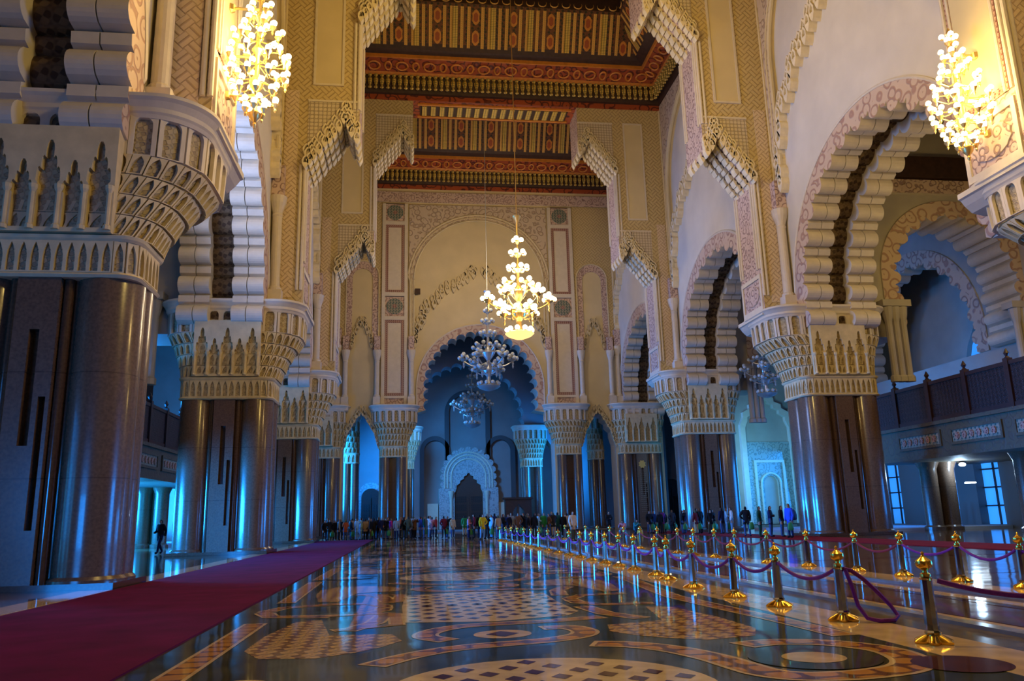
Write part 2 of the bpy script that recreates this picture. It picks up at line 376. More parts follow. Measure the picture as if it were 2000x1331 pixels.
for a, b in ((6.95, 7.1), (8.6, 8.9)): mb.ext(rect(a, b, -6, 62), [], PF, .005, 0, fl_beige, back=False)
mb.ext(rect(9.15, 9.35, -6, 62), [], PF, .05, 0, fl_edge, back=False)
mb.ext(rect(9.35, 10.35, -6, 62), [], PF, .006, 0, fl_beige, back=False)
for y in range(16, 62, 6): mb.ext(rect(11, 20, y, y + .35), [], PF, .004, 0, fl_maroon, back=False)
mb.build('floor', kind='structure')
mb = MB(); stage_m = mat('stage_pale_carpet', (.34, .36, .42), .6)
mb.box(27.5, 37.9, 46.8, 62, 0, .16, stage_m); mb.build('floor_platform', kind='structure')
mb = MB(); mb.box(-22.8, -12.6, 62, 76, 0, .16, stage_m); mb.box(-12, 27, 84.5, 111, .0, .05, stage_m); mb.build('floor_far', kind='structure')

carpet = mat('crimson_carpet', (.10, .002, .040), .95, noise=.25, nsc=1.2, spec=.1)
carpet2 = mat('red_carpet_right', (.16, .006, .014), .95, noise=.2, nsc=1.5, spec=.1)
for nm, x0, x1, y0, y1, m, lb in (('carpet_runner', -6.75, -2.75, -4, 65.5, carpet, 'broad crimson carpet runner laid along the left side of the nave'),
                                  ('carpet_runner', 18.9, 21.8, 14, 66, carpet2, 'long red carpet runner beyond the second row of barrier posts')):
    mb = MB(); n = 30
    mb.ext(rect(x0, x1, y0, y1), [], PF, .022, .001, m)
    mb.build(nm, label=lb, cat='carpet')

# ---------------------------------------------------------------- piers with their stalactite capitals
def rr_loop(x0, x1, y0, y1, r, z, depth=0, sp=.5, per=None):
    """rounded rectangle, scalloped inwards by depth; always the same number of points for given per"""
    N = per; pts = []
    L1, L2 = x1 - x0 - 2 * r, y1 - y0 - 2 * r; q = pi * r / 2
    tot = 2 * L1 + 2 * L2 + 4 * q; st = tot / N
    for i in range(N):
        s_ = i * st; nx = ny = 0
        segs = (('l', L1, (x0 + r, y0), (1, 0), (0, -1)), ('a', q, (x1 - r, y0 + r), -pi / 2, 0), ('l', L2, (x1, y0 + r), (0, 1), (1, 0)), ('a', q, (x1 - r, y1 - r), 0, 0),
                ('l', L1, (x1 - r, y1), (-1, 0), (0, 1)), ('a', q, (x0 + r, y1 - r), pi / 2, 0), ('l', L2, (x0, y1 - r), (0, -1), (-1, 0)), ('a', q, (x0 + r, y0 + r), pi, 0))
        for sg in segs:
            if s_ <= sg[1] + 1e-9:
                if sg[0] == 'l': x, y = sg[2][0] + sg[3][0] * s_, sg[2][1] + sg[3][1] * s_; nx, ny = sg[4]
                else:
                    a = sg[3] + s_ / max(r, 1e-6); x, y = sg[2][0] + r * cos(a), sg[2][1] + r * sin(a); nx, ny = cos(a), sin(a)
                break
            s_ -= sg[1]
        k = i % 6; d = depth * (0, .75, 1, 1, 1, .75)[k]
        pts.append((x - nx * d, y - ny * d, z))
    return pts
def niche(cx, z0, w_, h, stepped=True):
    """outline of a stepped pointed niche, base at z0"""
    if stepped:
        r = [(.8 * w_, 0), (.8 * w_, .5), (w_, .53), (w_, .60), (.92 * w_, .67), (.78 * w_, .69), (.66 * w_, .67), (.66 * w_, .74), (.58 * w_, .80), (.46 * w_, .82), (.34 * w_, .80), (.34 * w_, .9), (.26 * w_, .96), (.1 * w_, 1.0), (0, 1.0)]
    else: r = [(w_, 0), (w_, .7), (.85 * w_, .85), (.5 * w_, .96), (0, 1)]
    R_ = [(cx + a, z0 + b * h) for a, b in r]; L_ = [(cx - a, z0 + b * h) for a, b in reversed(r[:-1])]
    return R_ + L_
def facets(mb, lo, hi, n, shape, th, m, ph=0.0, hole_m=None):
    """ring of carved facets between two loops of equal length; shape(w,h)->hole outline; each facet is a plate with a niche cut in it"""
    N = len(lo); 
    def at(loop, t):
        t = (t % 1.0) * N; i = int(t); f = t - i; a, b = loop[i % N], loop[(i + 1) % N]
        return Vector([a[k] + (b[k] - a[k]) * f for k in range(3)])
    for i in range(n):
        t0, t1 = (i + ph) / n, (i + 1 + ph) / n
        A, B, C_, D = at(lo, t0), at(lo, t1), at(hi, t1), at(hi, t0)
        w_ = (B - A).length; h = ((D - A).length + (C_ - B).length) / 2
        if w_ < .05: continue
        nr = (B - A).cross(D - A).normalized()
        def P(u, v, d, A=A, B=B, C_=C_, D=D, nr=nr, w_=w_, h=h):
            fu, fv = u / w_ + .5, v / h
            return A * (1 - fu) * (1 - fv) + B * fu * (1 - fv) + C_ * fu * fv + D * (1 - fu) * fv + nr * d
        mb.ext(rect(-w_ / 2, w_ / 2, 0, h), [shape(w_, h)], P, th, 0, m, back=False)
def sh_point(w_, h): 
    a = w_ * .36
    return [(a, h * .04), (a, h * .5), (a * .8, h * .68), (a * .45, h * .82), (0, h * .95), (-a * .45, h * .82), (-a * .8, h * .68), (-a, h * .5), (-a, h * .04)]
def sh_round(w_, h):
    a = w_ * .33; c = h * .93 - a
    return [(a, h * .02), (a, c)] + [(a * cos(q * pi / 8), c + a * sin(q * pi / 8)) for q in range(1, 8)] + [(-a, c), (-a, h * .02)]
def capital(parent, x0, x1, y0, y1, X0, X1, Y0, Y1, zb=7.7, H=4.9, faces='F'):
    """carved capital growing from the shaft plan (x0..y1) at zb to the plan (X0..Y1) at zb+H"""
    per = 240; length = 2 * (X1 - X0) + 2 * (Y1 - Y0)
    lerp = lambda a, b, t: a + (b - a) * t
    def loop(t, z, dep):
        e = t ** 1.5
        return rr_loop(lerp(x0, X0, e) + dep, lerp(x1, X1, e) - dep, lerp(y0, Y0, e) + dep, lerp(y1, Y1, e) - dep, lerp(.5, min(1.5, (Y1 - Y0) * .45, (X1 - X0) * .45), min(1, t * 1.4)), z, 0, per=per)
    f = MB()                                    # frieze of little arches
    f.loft([loop(0, zb - .05, 0), loop(0, zb + .02, -.05), loop(0, zb + .08, 0), loop(0, zb + .08, .08), loop(0, zb + .92, .08), loop(0, zb + .92, 0), loop(0, zb + .98, -.05), loop(0, zb + 1.06, -.08), loop(0, zb + 1.1, 0)], [capmat, capmat, capcarv, capcarv, capcarv, capmat, capmat, capmat])
    facets(f, loop(0, zb + .08, .07), loop(0, zb + .92, .07), int(length * .86 / .46), sh_point, .09, capmat); f.build('frieze', parent)
    b = MB(); T = 4 if x1 - x0 > 3 else 4; z = zb + 1.1; th = (H - 2.5) / T; n = int(length / .52)
    for k in range(T):
        t = (k + 1) / (T + 1.0); t2 = (k + 1.7) / (T + 1.0)
        b.loft([loop(t * .92, z, .14), loop(t * .95, z + .02, .12), loop(t2, z + th, .10), loop(t2, z + th, .2)], [capmat, capcarv, capmat])
        facets(b, loop(t, z + .02, .10), loop(t2, z + th - .02, .10), n, sh_point, .13, capmat, ph=.5 * (k % 2))
        z += th
    b.build('stalactite_body', parent)
    a = MB(); b0, b1 = loop(.97, z, .14), loop(1, z + 1.25, .12)
    a.loft([b0, b1], capcarv); facets(a, loop(.98, z, .10), loop(1, z + 1.22, .10), int(length / .82), sh_round, .12, white); a.build('blind_arcade', parent)
    c = MB(); zt = zb + H - .2                    # moulded cornice
    rings = [loop(1, zt + a, -d) for a, d in ((-.1, 0), (0, .04), (.06, .08), (.18, .09), (.34, .18), (.42, .25), (.52, .25), (.56, .18), (.6, -.1))]
    c.loft(rings, white); c.build('cornice', parent, smooth=False)
    for fc in faces:                             # flat carved face panel with stepped niches
        p = MB(); xm = (x0 + x1) / 2; hw = (x1 - x0) / 2 - .75
        if hw < .9: continue
        n = 5 if hw > 1.5 else 3
        zb2 = zb + 1.12; holes = []
        for i in range(n):
            cx = -hw + (i + .5) * 2 * hw / n
            big = i % 2 == 0
            holes.append(niche(cx, zb2 + .12, hw / n * (.95 if big else .82), 2.4 if big else 1.85))
        yf = min(y0, Y0) + .1
        P = lambda u, v, d: (xm + u, yf + d, v)
        p.ext(rect(-hw - .1, hw + .1, zb2, zb + H - .85), holes, P, -.24, .5, capmat, back=False)
        p.ext(rect(-hw, hw, zb2 + .1, zb + H - .95), [], P, -.03, .3, capcarv, back=False)
        for i in range(n + 1):                   # slim colonnettes between the niches
            cx = -hw + i * 2 * hw / n
            p.lathe([(.10, 0), (.10, .1), (.06, .14), (.06, 1.0), (.11, 1.1), (.12, 1.2)], capmat, P(cx, zb2 + .05, -.26), 8)
        p.build('niche_panel', parent)
def pier(name, s, w0, w1, ya, yb, label, W0=None, W1=None, Ya=None, Yb=None, emblem=False, group=None):
    """free-standing pier: clustered round shafts and flat slabs; w = distance from the axis on side s"""
    xa, xb = sorted((XC + s * w0, XC + s * w1)); cx, cy = (xa + xb) / 2, (ya + yb) / 2
    root = empty(name, (cx, cy, 0), label, 'pillar', group)
    def rel(o): o.location = (-cx, -cy, 0)
    kids0 = set(bpy.data.objects)
    big = (xb - xa) > 3.5; r = .82 if big else .5; Z = 7.72
    core = MB(); core.box(xa + r * .8, xb - r * .8, ya + .35, yb - .35, 0, Z, granite_d); core.box(xa + .35, xb - .35, ya + r * .9, yb - r * .9, 0, Z, granite_d)
    core.box(xa - .1, xb + .1, ya - .1, yb + .1, 0, .16, granite_d)
    core.build('core', root)
    for (x, y) in ((xa + r, ya + r), (xb - r, ya + r), (xa + r, yb - r), (xb - r, yb - r)):
        c = MB(); c.lathe([(r + .08, .0), (r + .08, .22), (r, .3), (r, Z - .1), (r - .02, Z)], granite, (x, y, 0), 32); c.build('shaft', root, smooth=True)
    if big:
        a, b_ = xa + 2 * r + .15, xb - 2 * r - .15
        slab = MB(); P = lambda u, v, d: (u, d, v)
        g = (a + b_) / 2
        slab.ext(rect(a, b_, .16, Z), [rect(g - .12, g + .12, 3.4, 6.3), rect(g + .25, g + .42, 1.4, 4.6)], P, ya + .05, ya + .5, granite, back=False)
        slab.ext(rect(a, b_, .16, Z), [], P, yb - .05, yb - .5, granite, back=False); slab.build('face_slab', root)
        for x in (a - .12, b_ + .12, ):
            t = MB(); t.lathe([(.13, 0.1), (.13, Z)], granite_d, (x, ya + .3, 0), 12); t.build('bead', root, smooth=True)
    capital(root, xa, xb, ya, yb, min(XC + s * (W0 or w0), XC + s * (W1 or w1)), max(XC + s * (W0 or w0), XC + s * (W1 or w1)), Ya or ya, Yb or yb)
    if emblem:
        e = MB(); gi = mat('gold_emblem', (.62, .42, .10), .5)
        ex, ez, ey = g, 6.55, ya + .03
        P = lambda u, v, d: (u, d, v)
        e.ext([(ex + (.30 + .12 * (i % 2)) * cos(pi * i / 8), ez + (.34 + .10 * (i % 2)) * sin(pi * i / 8)) for i in range(16)], [], P, ey, ey + .04, gi)
        e.build('emblem', root)
        e = MB(); gt = mat('carved_text_lines', (.20, .14, .09), .4)
        for k in range(22):
            zz = 5.9 - k * .2; x = a + .25
            while x < b_ - .3:
                ww = random.uniform(.05, .2); e.box(x, x + ww, ey - .005, ey + .04, zz, zz + .06, gt); x += ww + .06
        e.build('inscription', root)
    for o in root.children: rel(o)
    return root
YK = {0: 22.3, 1: 42.75, 2: 62.6}
ORD = {0: 'nearest', 1: 'second', 2: 'third'}
for k, yk in YK.items():
    for s in (-1, 1):
        side = 'on the crimson carpet side of the nave' if s < 0 else 'beyond the barrier posts and right carpet'
        dy = (1.0, .7, .3)[k]
        pier('granite_pillar', s, 14.45, 19.05, yk - .9 - dy, yk + (1.35, 1.95, 2.15)[k] - dy, f'massive brown granite pillar with carved stalactite capital, {ORD[k]} {side}', W0=13.2, W1=20.2, Ya=yk - 1.1 - dy * .5, Yb=yk + 3.1)
YB = 81.4
for s in (-1, 1):
    sd = 'left' if s < 0 else 'right'
    pier('granite_pillar', s, 7.75, 10.35, YB - .9, YB + 1.9, f'slim blue-lit pillar flanking the {sd} of the tall central lobed arch', W0=6.6, W1=11.3, Ya=YB - 1.3, Yb=YB + 2.2)
    pier('granite_pillar', s, 14.3, 19.0, YB - .8, YB + 3, ('brown pillar at the far left corner behind the end of the crimson carpet' if s < 0 else 'far corner pillar with gold emblem and carved lines of writing'), W0=13.6, W1=19.6, Ya=YB - 1.3, Yb=YB + 3.3, emblem=s > 0)
    pier('granite_pillar', s, 12.9, 14.7, 88.4, 90.2, f'slender pillar seen through the low pointed arch on the {sd} of the end wall')
    pier('granite_pillar', s, 6.8, 9.4, 99.6, 102.4, f'blue-lit pillar standing deep inside the end hall, {sd} of the wooden door', W0=5.9, W1=10.3, Ya=99.2, Yb=102.8)

# ---------------------------------------------------------------- lobed arcade walls along the nave
def lobed(yc, R, zs, zc, n, off=0.0, bump=.5, kind='roll'):
    """profile of a many-lobed arch, from right foot to left foot; returns list of (u,v)"""
    S = [];
    straight = zc - zs; tot = 2 * straight + pi * R
    steps = 14
    for i in range(n):
        for j in range(steps):
            t = j / steps; q = (i + t) / n * tot
            if kind == 'roll':
                if t < .62: d = bump * sqrt(max(0, 1 - ((t - .31) / .31) ** 2))
                elif t < .66: d = 0
                else: d = bump * .42
            else: d = bump * abs(sin(pi * t)) ** .5 * -1 + bump
            d += off
            if q < straight: S.append((yc + R - d, zs + q))
            elif q > tot - straight: S.append((yc - R + d, zs + (tot - q)))
            else:
                a = (q - straight) / R; S.append((yc + (R - d) * cos(a), zc + (R - d) * sin(a)))
    S.append((yc - R + off, zs))
    return S
def arcade(s, ya, yb, yc, name, far=False):
    W0, W1 = 15.1, 19.3; P = PXs(s); zt = 37.3; zb = 12.2
    mb = MB(); n = 17; R = 7.35
    pr = lobed(yc, R, 11.6, 13.4, n, 0, .55)
    deep = lobed(yc, R + .1, 11.6, 13.4, n, -.35, .3)
    def outline(pr): return [(yb, zb - .6), (yb, zt), (ya, zt), (ya, zb - .6)] + list(reversed(pr))
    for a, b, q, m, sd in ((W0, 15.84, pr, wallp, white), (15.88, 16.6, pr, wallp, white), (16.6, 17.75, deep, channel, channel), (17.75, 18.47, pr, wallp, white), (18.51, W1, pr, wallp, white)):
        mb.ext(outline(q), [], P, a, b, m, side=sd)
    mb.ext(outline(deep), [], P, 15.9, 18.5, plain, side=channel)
    # pink leaf band round the arch
    ro = 8.25
    o_ = [(yc + ro, 11.9), (yc + ro, 13.4)] + arc(yc, 13.4, ro, 0, pi, 48) + [(yc - ro, 11.9)]
    mb.ext(o_ + list(reversed(pr)), [], P, W0 - .07, W0, pinkband, side=white, back=False)
    path = [(yc + ro, 12.2), (yc + ro, 13.4)] + arc(yc, 13.4, ro, 0, pi, 48)[1:] + [(yc - ro, 12.2)]
    for rr_, tt in ((0, .09),): mb.tube([P(u, v, W0 - .05) for u, v in path], tt, white, 6)
    # tall blind arch: carved spandrels standing proud
    a_ = 7.85; zc = 28.4
    big = [(yc - a_, 20.5)] + [(yc - a_, zc)] + list(reversed(arc(yc, zc, a_, 0, pi, 40)))[1:] + [(yc + a_, 20.5)]
    mb.ext([(ya, 20.5)] + big + [(yb, 20.5), (yb, zt), (ya, zt)], [], P, W0 - .3, W0, arab, side=plain, back=False)
    mb.tube([P(u, v, W0 - .33) for u, v in big], .13, plain, 6)
    big2 = [(yc - a_ - .5, zc - 8)] + [(yc - a_ - .5, zc)] + list(reversed(arc(yc, zc, a_ + .5, 0, pi, 40)))[1:] + [(yc + a_ + .5, zc - 8)]
    mb.tube([P(u, v, W0 - .3) for u, v in big2], .08, plain, 6)
    o = mb.build(name, kind='structure')
    # stalactite fringe rising to a point above the arch
    f = MB()
    for sg in (-1, 1):
        pts = [(yc + sg * 7.9, 20.6), (yc + sg * 7.75, 22.6), (yc + sg * 7.1, 24.6), (yc + sg * 5.6, 26.0), (yc + sg * 5.2, 26.5), (yc + sg * 3.4, 27.6), (yc + sg * 2.2, 28.2), (yc + sg * 1.2, 29.2), (yc + sg * .5, 30.1)]
        cells(f, pts, P, W0, stalm, rows=3, step=.62, size=.52, thick=.5, out=sg)
    f.build('trim_fringe', kind='structure')
    # corner colonettes
    for y in (ya + .28, yb - .28):
        c = MB(); x = XC + s * (W0 - .35)
        c.box(x - .42, x + .42, y - .42, y + .42, 12.55, 13.75, white)
        c.lathe([(.36, 13.75), (.36, 13.9), (.27, 14.0), (.26, 18.0), (.30, 18.1), (.26, 18.2), (.30, 18.35), (.45, 18.8), (.5, 19.2)], white, (x, y, 0), 16)
        c.box(x - .33, x + .33, y - .33, y + .33, 19.2, 21.0, arab2)
        c.build('trim_colonette', smooth=False, kind='structure')
T = 2.9
BAYS = [(0.5, YK[0], 13.3), (YK[0] + T, YK[1], 33.9), (YK[1] + T, YK[2], 53.9), (YK[2] + T, YB, 73.3)]
for i, (ya, yb, yc) in enumerate(BAYS):
    for s in (-1, 1):
        arcade(s, ya, yb, yc, 'wall_left' if s < 0 else 'wall_right')

# ---------------------------------------------------------------- portal frames across the nave (jambs stepping inwards)
def frame(k, yk):
    z3 = 37.3
    for s in (-1, 1):
        P = PY(s); sd = 'left' if s < 0 else 'right'
        outl = [(15.12, 12.6), (13.35, 12.6), (13.35, 21.3), (12.9, 21.9), (12.3, 22.6), (11.8, 23.3), (11.3, 24.0), (11.0, 24.1), (10.75, 23.3), (10.4, 22.9), (10.4, 30.8), (9.9, 31.5), (9.3, 32.2), (8.7, 33.0), (8.2, 33.6), (7.9, 33.6), (7.6, 32.9), (7.2, 32.5), (7.2, z3), (15.12, z3)]
        root = empty('portal_jamb', (XC + s * 14, yk + T / 2, 12.6), f'carved wall of the {("nearest", "second", "third")[k]} cross arch, rising from the capital on the {sd} side of the nave', 'wall', 'cross arch walls of the nave')
        off = (-(XC + s * 14), -(yk + T / 2), -12.6)
        mb = MB(); mb.ext(outl, [], P, yk, yk + T, meander, side=arab2)
        mb.build('wall_body', root, loc=off)
        d = MB()                                   # plain recessed panels in moulded frames
        def panel(u0, u1, v0, v1, m, fr=white, t=.09, wd=.13):
            d.ext(rect(u0 - wd, u1 + wd, v0 - wd, v1 + wd), [rect(u0, u1, v0, v1)], P, yk - t, yk, fr, back=False)
            d.ext(rect(u0, u1, v0, v1), [], P, yk - t * .35, yk, m, back=False)
        panel(11.45, 12.95, 26.5, 35.4, plain)
        d.build('panel', root, loc=off); d = MB()
        # hatched field over each stalactite haunch
        d.ext([(13.3, 21.6), (13.3, 25.3), (10.45, 25.3), (10.45, 23.3), (10.8, 23.8), (11.05, 24.6), (11.6, 24.2), (12.4, 23.0)], [], P, yk - .04, yk, grid, back=False)
        d.ext([(10.35, 31.2), (10.35, 35.4), (7.25, 35.4), (7.25, 32.9), (7.7, 33.3), (8.0, 34.2), (8.6, 33.6), (9.5, 32.5)], [], P, yk - .04, yk, grid, back=False)
        for (a, b, z0, z1) in ((10.42, 13.32, 25.3, 25.42), (7.22, 10.37, 35.4, 35.52)): d.ext(rect(a, b, z0, z1), [], P, yk - .1, yk, white, back=False)
        d.build('hatched_field', root, loc=off)
        d = MB()
        for w_ in (15.0, 14.78): d.tube([P(w_, 12.8, yk - .03), P(w_, 37, yk - .03)], .09, plain, 6)
        for w_, za, zb_ in ((13.40, 13.9, 21.3), (13.62, 13.9, 21.3), (10.46, 24.9, 30.6), (10.7, 24.9, 30.6)):
            d.tube([P(w_, za, yk - .04), P(w_, zb_, yk - .04)], .09, white, 8)
        # colonettes framing the inner face of the jamb
        for y in (yk + .12, yk + .42, yk + T - .42, yk + T - .12):
            d.tube([P(13.33, 15.6, y), P(13.33, 21.0, y)], .08, white, 8)
            d.tube([P(10.38, 24.9, y), P(10.38, 30.6, y)], .08, white, 8)
        d.build('moulding', root, loc=off)
        d = MB()                                   # base of the jamb: carved cartouche, sloping cornice
        PJ = PXs(s)
        d.ext(rect(yk + .1, yk + T - .1, 13.1, 15.3), [rect(yk + .3, yk + T - .3, 13.35, 15.05)], PJ, 13.27, 13.35, white, back=False)
        d.ext([(yk + T / 2 + 1.0 * cos(a * pi / 12) * (1 if a % 2 else .93), 14.2 + .62 * sin(a * pi / 12)) for a in range(24)], [], PJ, 13.29, 13.35, arab2, side=white, back=False)
        d.build('cartouche', root, loc=off)
        d = MB(); prof = [(13.95, 12.05), (13.5, 12.15), (13.25, 12.4), (13.1, 12.62), (13.0, 12.66), (13.0, 12.86), (13.36, 12.9), (15.1, 12.9), (15.1, 12.05)]
        d.ext(prof, [], lambda u, v, dd: (XC + s * u, dd, v), yk - .35, yk + T + .25, white); d.build('base_cornice', root, loc=off)
        f = MB()
        for path in ([(13.35, 21.2), (12.9, 21.8), (12.3, 22.5), (11.8, 23.2), (11.25, 24.0)], [(11.05, 24.0), (10.8, 23.3), (10.5, 22.9)],
                     [(10.4, 30.7), (9.9, 31.4), (9.3, 32.1), (8.7, 32.9), (8.1, 33.6)], [(7.95, 33.6), (7.6, 32.9), (7.3, 32.5)]):
            for dd in (yk, yk + .9, yk + 1.8, yk + 2.6):
                cells(f, path, P, dd, stalm, rows=3 if dd == yk else 1, step=.36, size=.36, thick=.42 if dd == yk else .5)
        f.build('stalactites', root, loc=off)
        if k == 0:                                  # plain lit panel with red mosaic border behind the wall chandelier
            d = MB(); d.ext(rect(yk + .25, yk + T - .25, 15.6, 21.0), [rect(yk + .5, yk + T - .5, 15.9, 20.8)], PJ, 13.3, 13.35, redborder, back=False)
            d.ext(rect(yk + .5, yk + T - .5, 15.9, 20.8), [], PJ, 13.32, 13.35, plain, back=False); d.build('bordered_panel', root, loc=off)
            d = MB(); d.ext(rect(13.75, 14.6, 13.4, 25), [], P, yk - .03, yk, meander2, side=white, back=False); d.build('border_strip', root, loc=off)
        else:
            d = MB(); d.ext(rect(13.85, 14.6, 13.5, 26), [], P, yk - .03, yk, meander2, side=white, back=False); d.build('border_strip', root, loc=off)
    # painted wooden beam crossing between the jambs
    mb = MB(); z = 36.9
    mb.box(XC - 7.3, XC + 7.3, yk - .05, yk + T + .05, z, 37.6, ceil_red)
    mb.box(XC - 6.6, XC + 6.6, yk + .5, yk + T - .5, z - .06, z, ceil_dark)
    for i in range(17):
        x = XC - 6.2 + i * .775; mb.box(x - .22, x + .22, yk + .65, yk + T - .65, z - .16, z - .05, ceil_gold)
    for y0_, y1_ in ((yk + .3, yk + .5), (yk + T - .5, yk + T - .3)): mb.box(XC - 6.8, XC + 6.8, y0_, y1_, z - .16, z, ceil_orange)
    mb.build('ceiling_beam', kind='structure')
for k, yk in YK.items(): frame(k, yk)

# ---------------------------------------------------------------- painted coffered ceilings, one per bay
def ceiling(ya, yb):
    mb = MB(); x0, x1 = XC - 15.1, XC + 15.1; z = 37.2
    # cornice steps running round the bay: (inset, z)
    prof = [(0, 36.9, None), (.12, 36.9, ceil_red), (.12, 37.35, ceil_red), (.35, 37.4, ceil_dark), (.75, 38.7, ceil_dark), (.9, 38.75, ceil_dark), (1.1, 38.95, ceil_orange), (2.3, 39.5, ceil_red), (2.45, 39.5, ceil_orange), (2.45, 39.8, ceil_orange), (2.9, 40.0, ceil_dark), (3.3, 40.4, ceil_dark), (4.9, 43.25, ceil_leaf), (5.1, 44.6, ceil_dark), (6.2, 45.3, ceil_dark)]
    rings = [[(x0 + d, ya + d, zz), (x1 - d, ya + d, zz), (x1 - d, yb - d, zz), (x0 + d, yb - d, zz)] for d, zz, _ in prof]
    for i in range(len(prof) - 1):
        a, b = rings[i], rings[i + 1]; m = prof[i + 1][2]
        for j in range(4):
            k = (j + 1) % 4; q = [a[j], a[k], b[k], b[j]]
            ax = 0 if j % 2 == 0 else 1; h0 = 0; h1 = math.dist((prof[i][0], prof[i][1]), (prof[i + 1][0], prof[i + 1][1]))
            mb.face(q, m, [(a[j][ax], h0), (a[k][ax], h0), (b[k][ax], h1), (b[j][ax], h1)])
    mb.face(list(rings[-1]), ceil_dark)
    # balusters of the gilded cornice, ovals of the red band and lacunae of the top
    def side_pts(d, zz, step):
        L_ = []
        for j in range(4):
            c = [(x0 + d, ya + d), (x1 - d, ya + d), (x1 - d, yb - d), (x0 + d, yb - d)]; a, b = c[j], c[(j + 1) % 4]; n = int(math.dist(a, b) / step)
            for i in range(n): L_.append((a[0] + (b[0] - a[0]) * (i + .5) / n, a[1] + (b[1] - a[1]) * (i + .5) / n, j))
        return L_
    for x, y, j in side_pts(.95, 0, .5):
        mb.lathe([(.05, 37.4), (.17, 37.5), (.09, 37.7), (.19, 38.1), (.19, 38.3), (.09, 38.5), (.19, 38.7)], ceil_gold, (x, y, 0), 6)
    for i, (x, y, j) in enumerate(side_pts(1.7, 0, 1.15)):
        t = Vector(((1, 0), (0, 1), (1, 0), (0, 1))[j]); a = .48 if i % 2 == 0 else .26
        nrm = ((0, 1), (-1, 0), (0, -1), (1, 0))[j]
        pts = [(x + t.x * a * cos(q) + nrm[0] * .36 * sin(q), y + t.y * a * cos(q) + nrm[1] * .36 * sin(q), 39.17 + .36 * sin(q) * .45 - .03) for q in [2 * pi * e / 14 for e in range(14)]]
        mb.tube(pts, .085, ceil_orange, 4, closed=True)
    # sloping ribs
    step = .29
    for j in range(4):
        c0 = [(x0 + 3.2, ya + 3.2), (x1 - 3.2, ya + 3.2), (x1 - 3.2, yb - 3.2), (x0 + 3.2, yb - 3.2)]
        a, b = Vector(c0[j]), Vector(c0[(j + 1) % 4]); ln = (b - a).length; t = (b - a) / ln; nrm = Vector((-t.y, t.x)); n = int(ln / step)
        if j == 0 and ya < 40: continue
        for i in range(n + 1):
            u = ln * i / n; mxd = min(1.6, u, ln - u)
            if mxd < .25: continue
            ph = i % 11
            p0 = a + t * u
            z1 = 40.35 + mxd / 1.6 * 2.85
            m, wd = ((lacu, .13), (None, 0), (lacu, .13), (None, 0), ('med', 0), (None, 0), (lacu, .13), (None, 0), (lacu, .13), (None, 0), (ceil_gold, .24))[ph]
            if m is None: continue
            if m == 'med':
                for fr in (.25, .75):
                    if mxd < 1.5 and fr > .5: continue
                    q_ = p0 + nrm * mxd * fr; zq = 40.35 + (z1 - 40.35) * fr - .12; sl = Vector((nrm.x * .49, nrm.y * .49, .87)); tt = Vector((t.x, t.y, 0))
                    for k_, mm_ in ((1, ceil_orange), (.62, ceil_red)):
                        mb.face([Vector((q_.x, q_.y, zq - .02 * (2 - k_))) + tt * .36 * k_ * cos(e * pi / 6) * (1 if e % 2 else .8) + sl * .62 * k_ * sin(e * pi / 6) - Vector((-nrm.x * .87, -nrm.y * .87, .49)) * .02 / k_ for e in range(12)], mm_)
                continue
            p1 = p0 + nrm * mxd; w2 = t * wd; dn = .16
            q = [(p0 - w2, 40.35 - dn), (p0 + w2, 40.35 - dn), (p1 + w2, z1 - dn), (p1 - w2, z1 - dn)]
            mb.face([(v_.x, v_.y, zz) for v_, zz in q], m, [(0, 0), (2 * wd, 0), (2 * wd, 5), (0, 5)])
            for e in (0, 1):
                s0, s1 = (q[0], q[3]) if e == 0 else (q[1], q[2])
                mb.face([(s0[0].x, s0[0].y, s0[1]), (s1[0].x, s1[0].y, s1[1]), (s1[0].x, s1[0].y, s1[1] + .25), (s0[0].x, s0[0].y, s0[1] + .25)], ceil_dark)
    for i, (x, y, j) in enumerate(side_pts(4.95, 0, 1.0)):
        nrm = ((0, 1), (-1, 0), (0, -1), (1, 0))[j]; t = ((1, 0), (0, 1), (1, 0), (0, 1))[j]
        for dz, k in ((43.65, 0), (44.3, .5)):
            pts = [(x + t[0] * (k + .36 * cos(q)) - nrm[0] * .04, y + t[1] * (k + .36 * cos(q)) - nrm[1] * .04, dz + .3 * sin(q)) for q in [2 * pi * e / 10 for e in range(10)]]
            mb.tube(pts, .07, lacu, 4, closed=True)
    mb.build('ceiling', kind='structure')
for i, (ya, yb, yc) in enumerate(BAYS): ceiling(ya, yb)
mb = MB(); mb.box(-24, 40, -14, 126, 47, 47.4, ceil_dark)
for s in (-1, 1): 
    x0, x1 = sorted((XC + s * 19.3, XC + s * 31)); mb.box(x0, x1, -14, 82, 27.5, 27.8, ceil_dark)
mb.build('ceiling_roof', kind='structure')

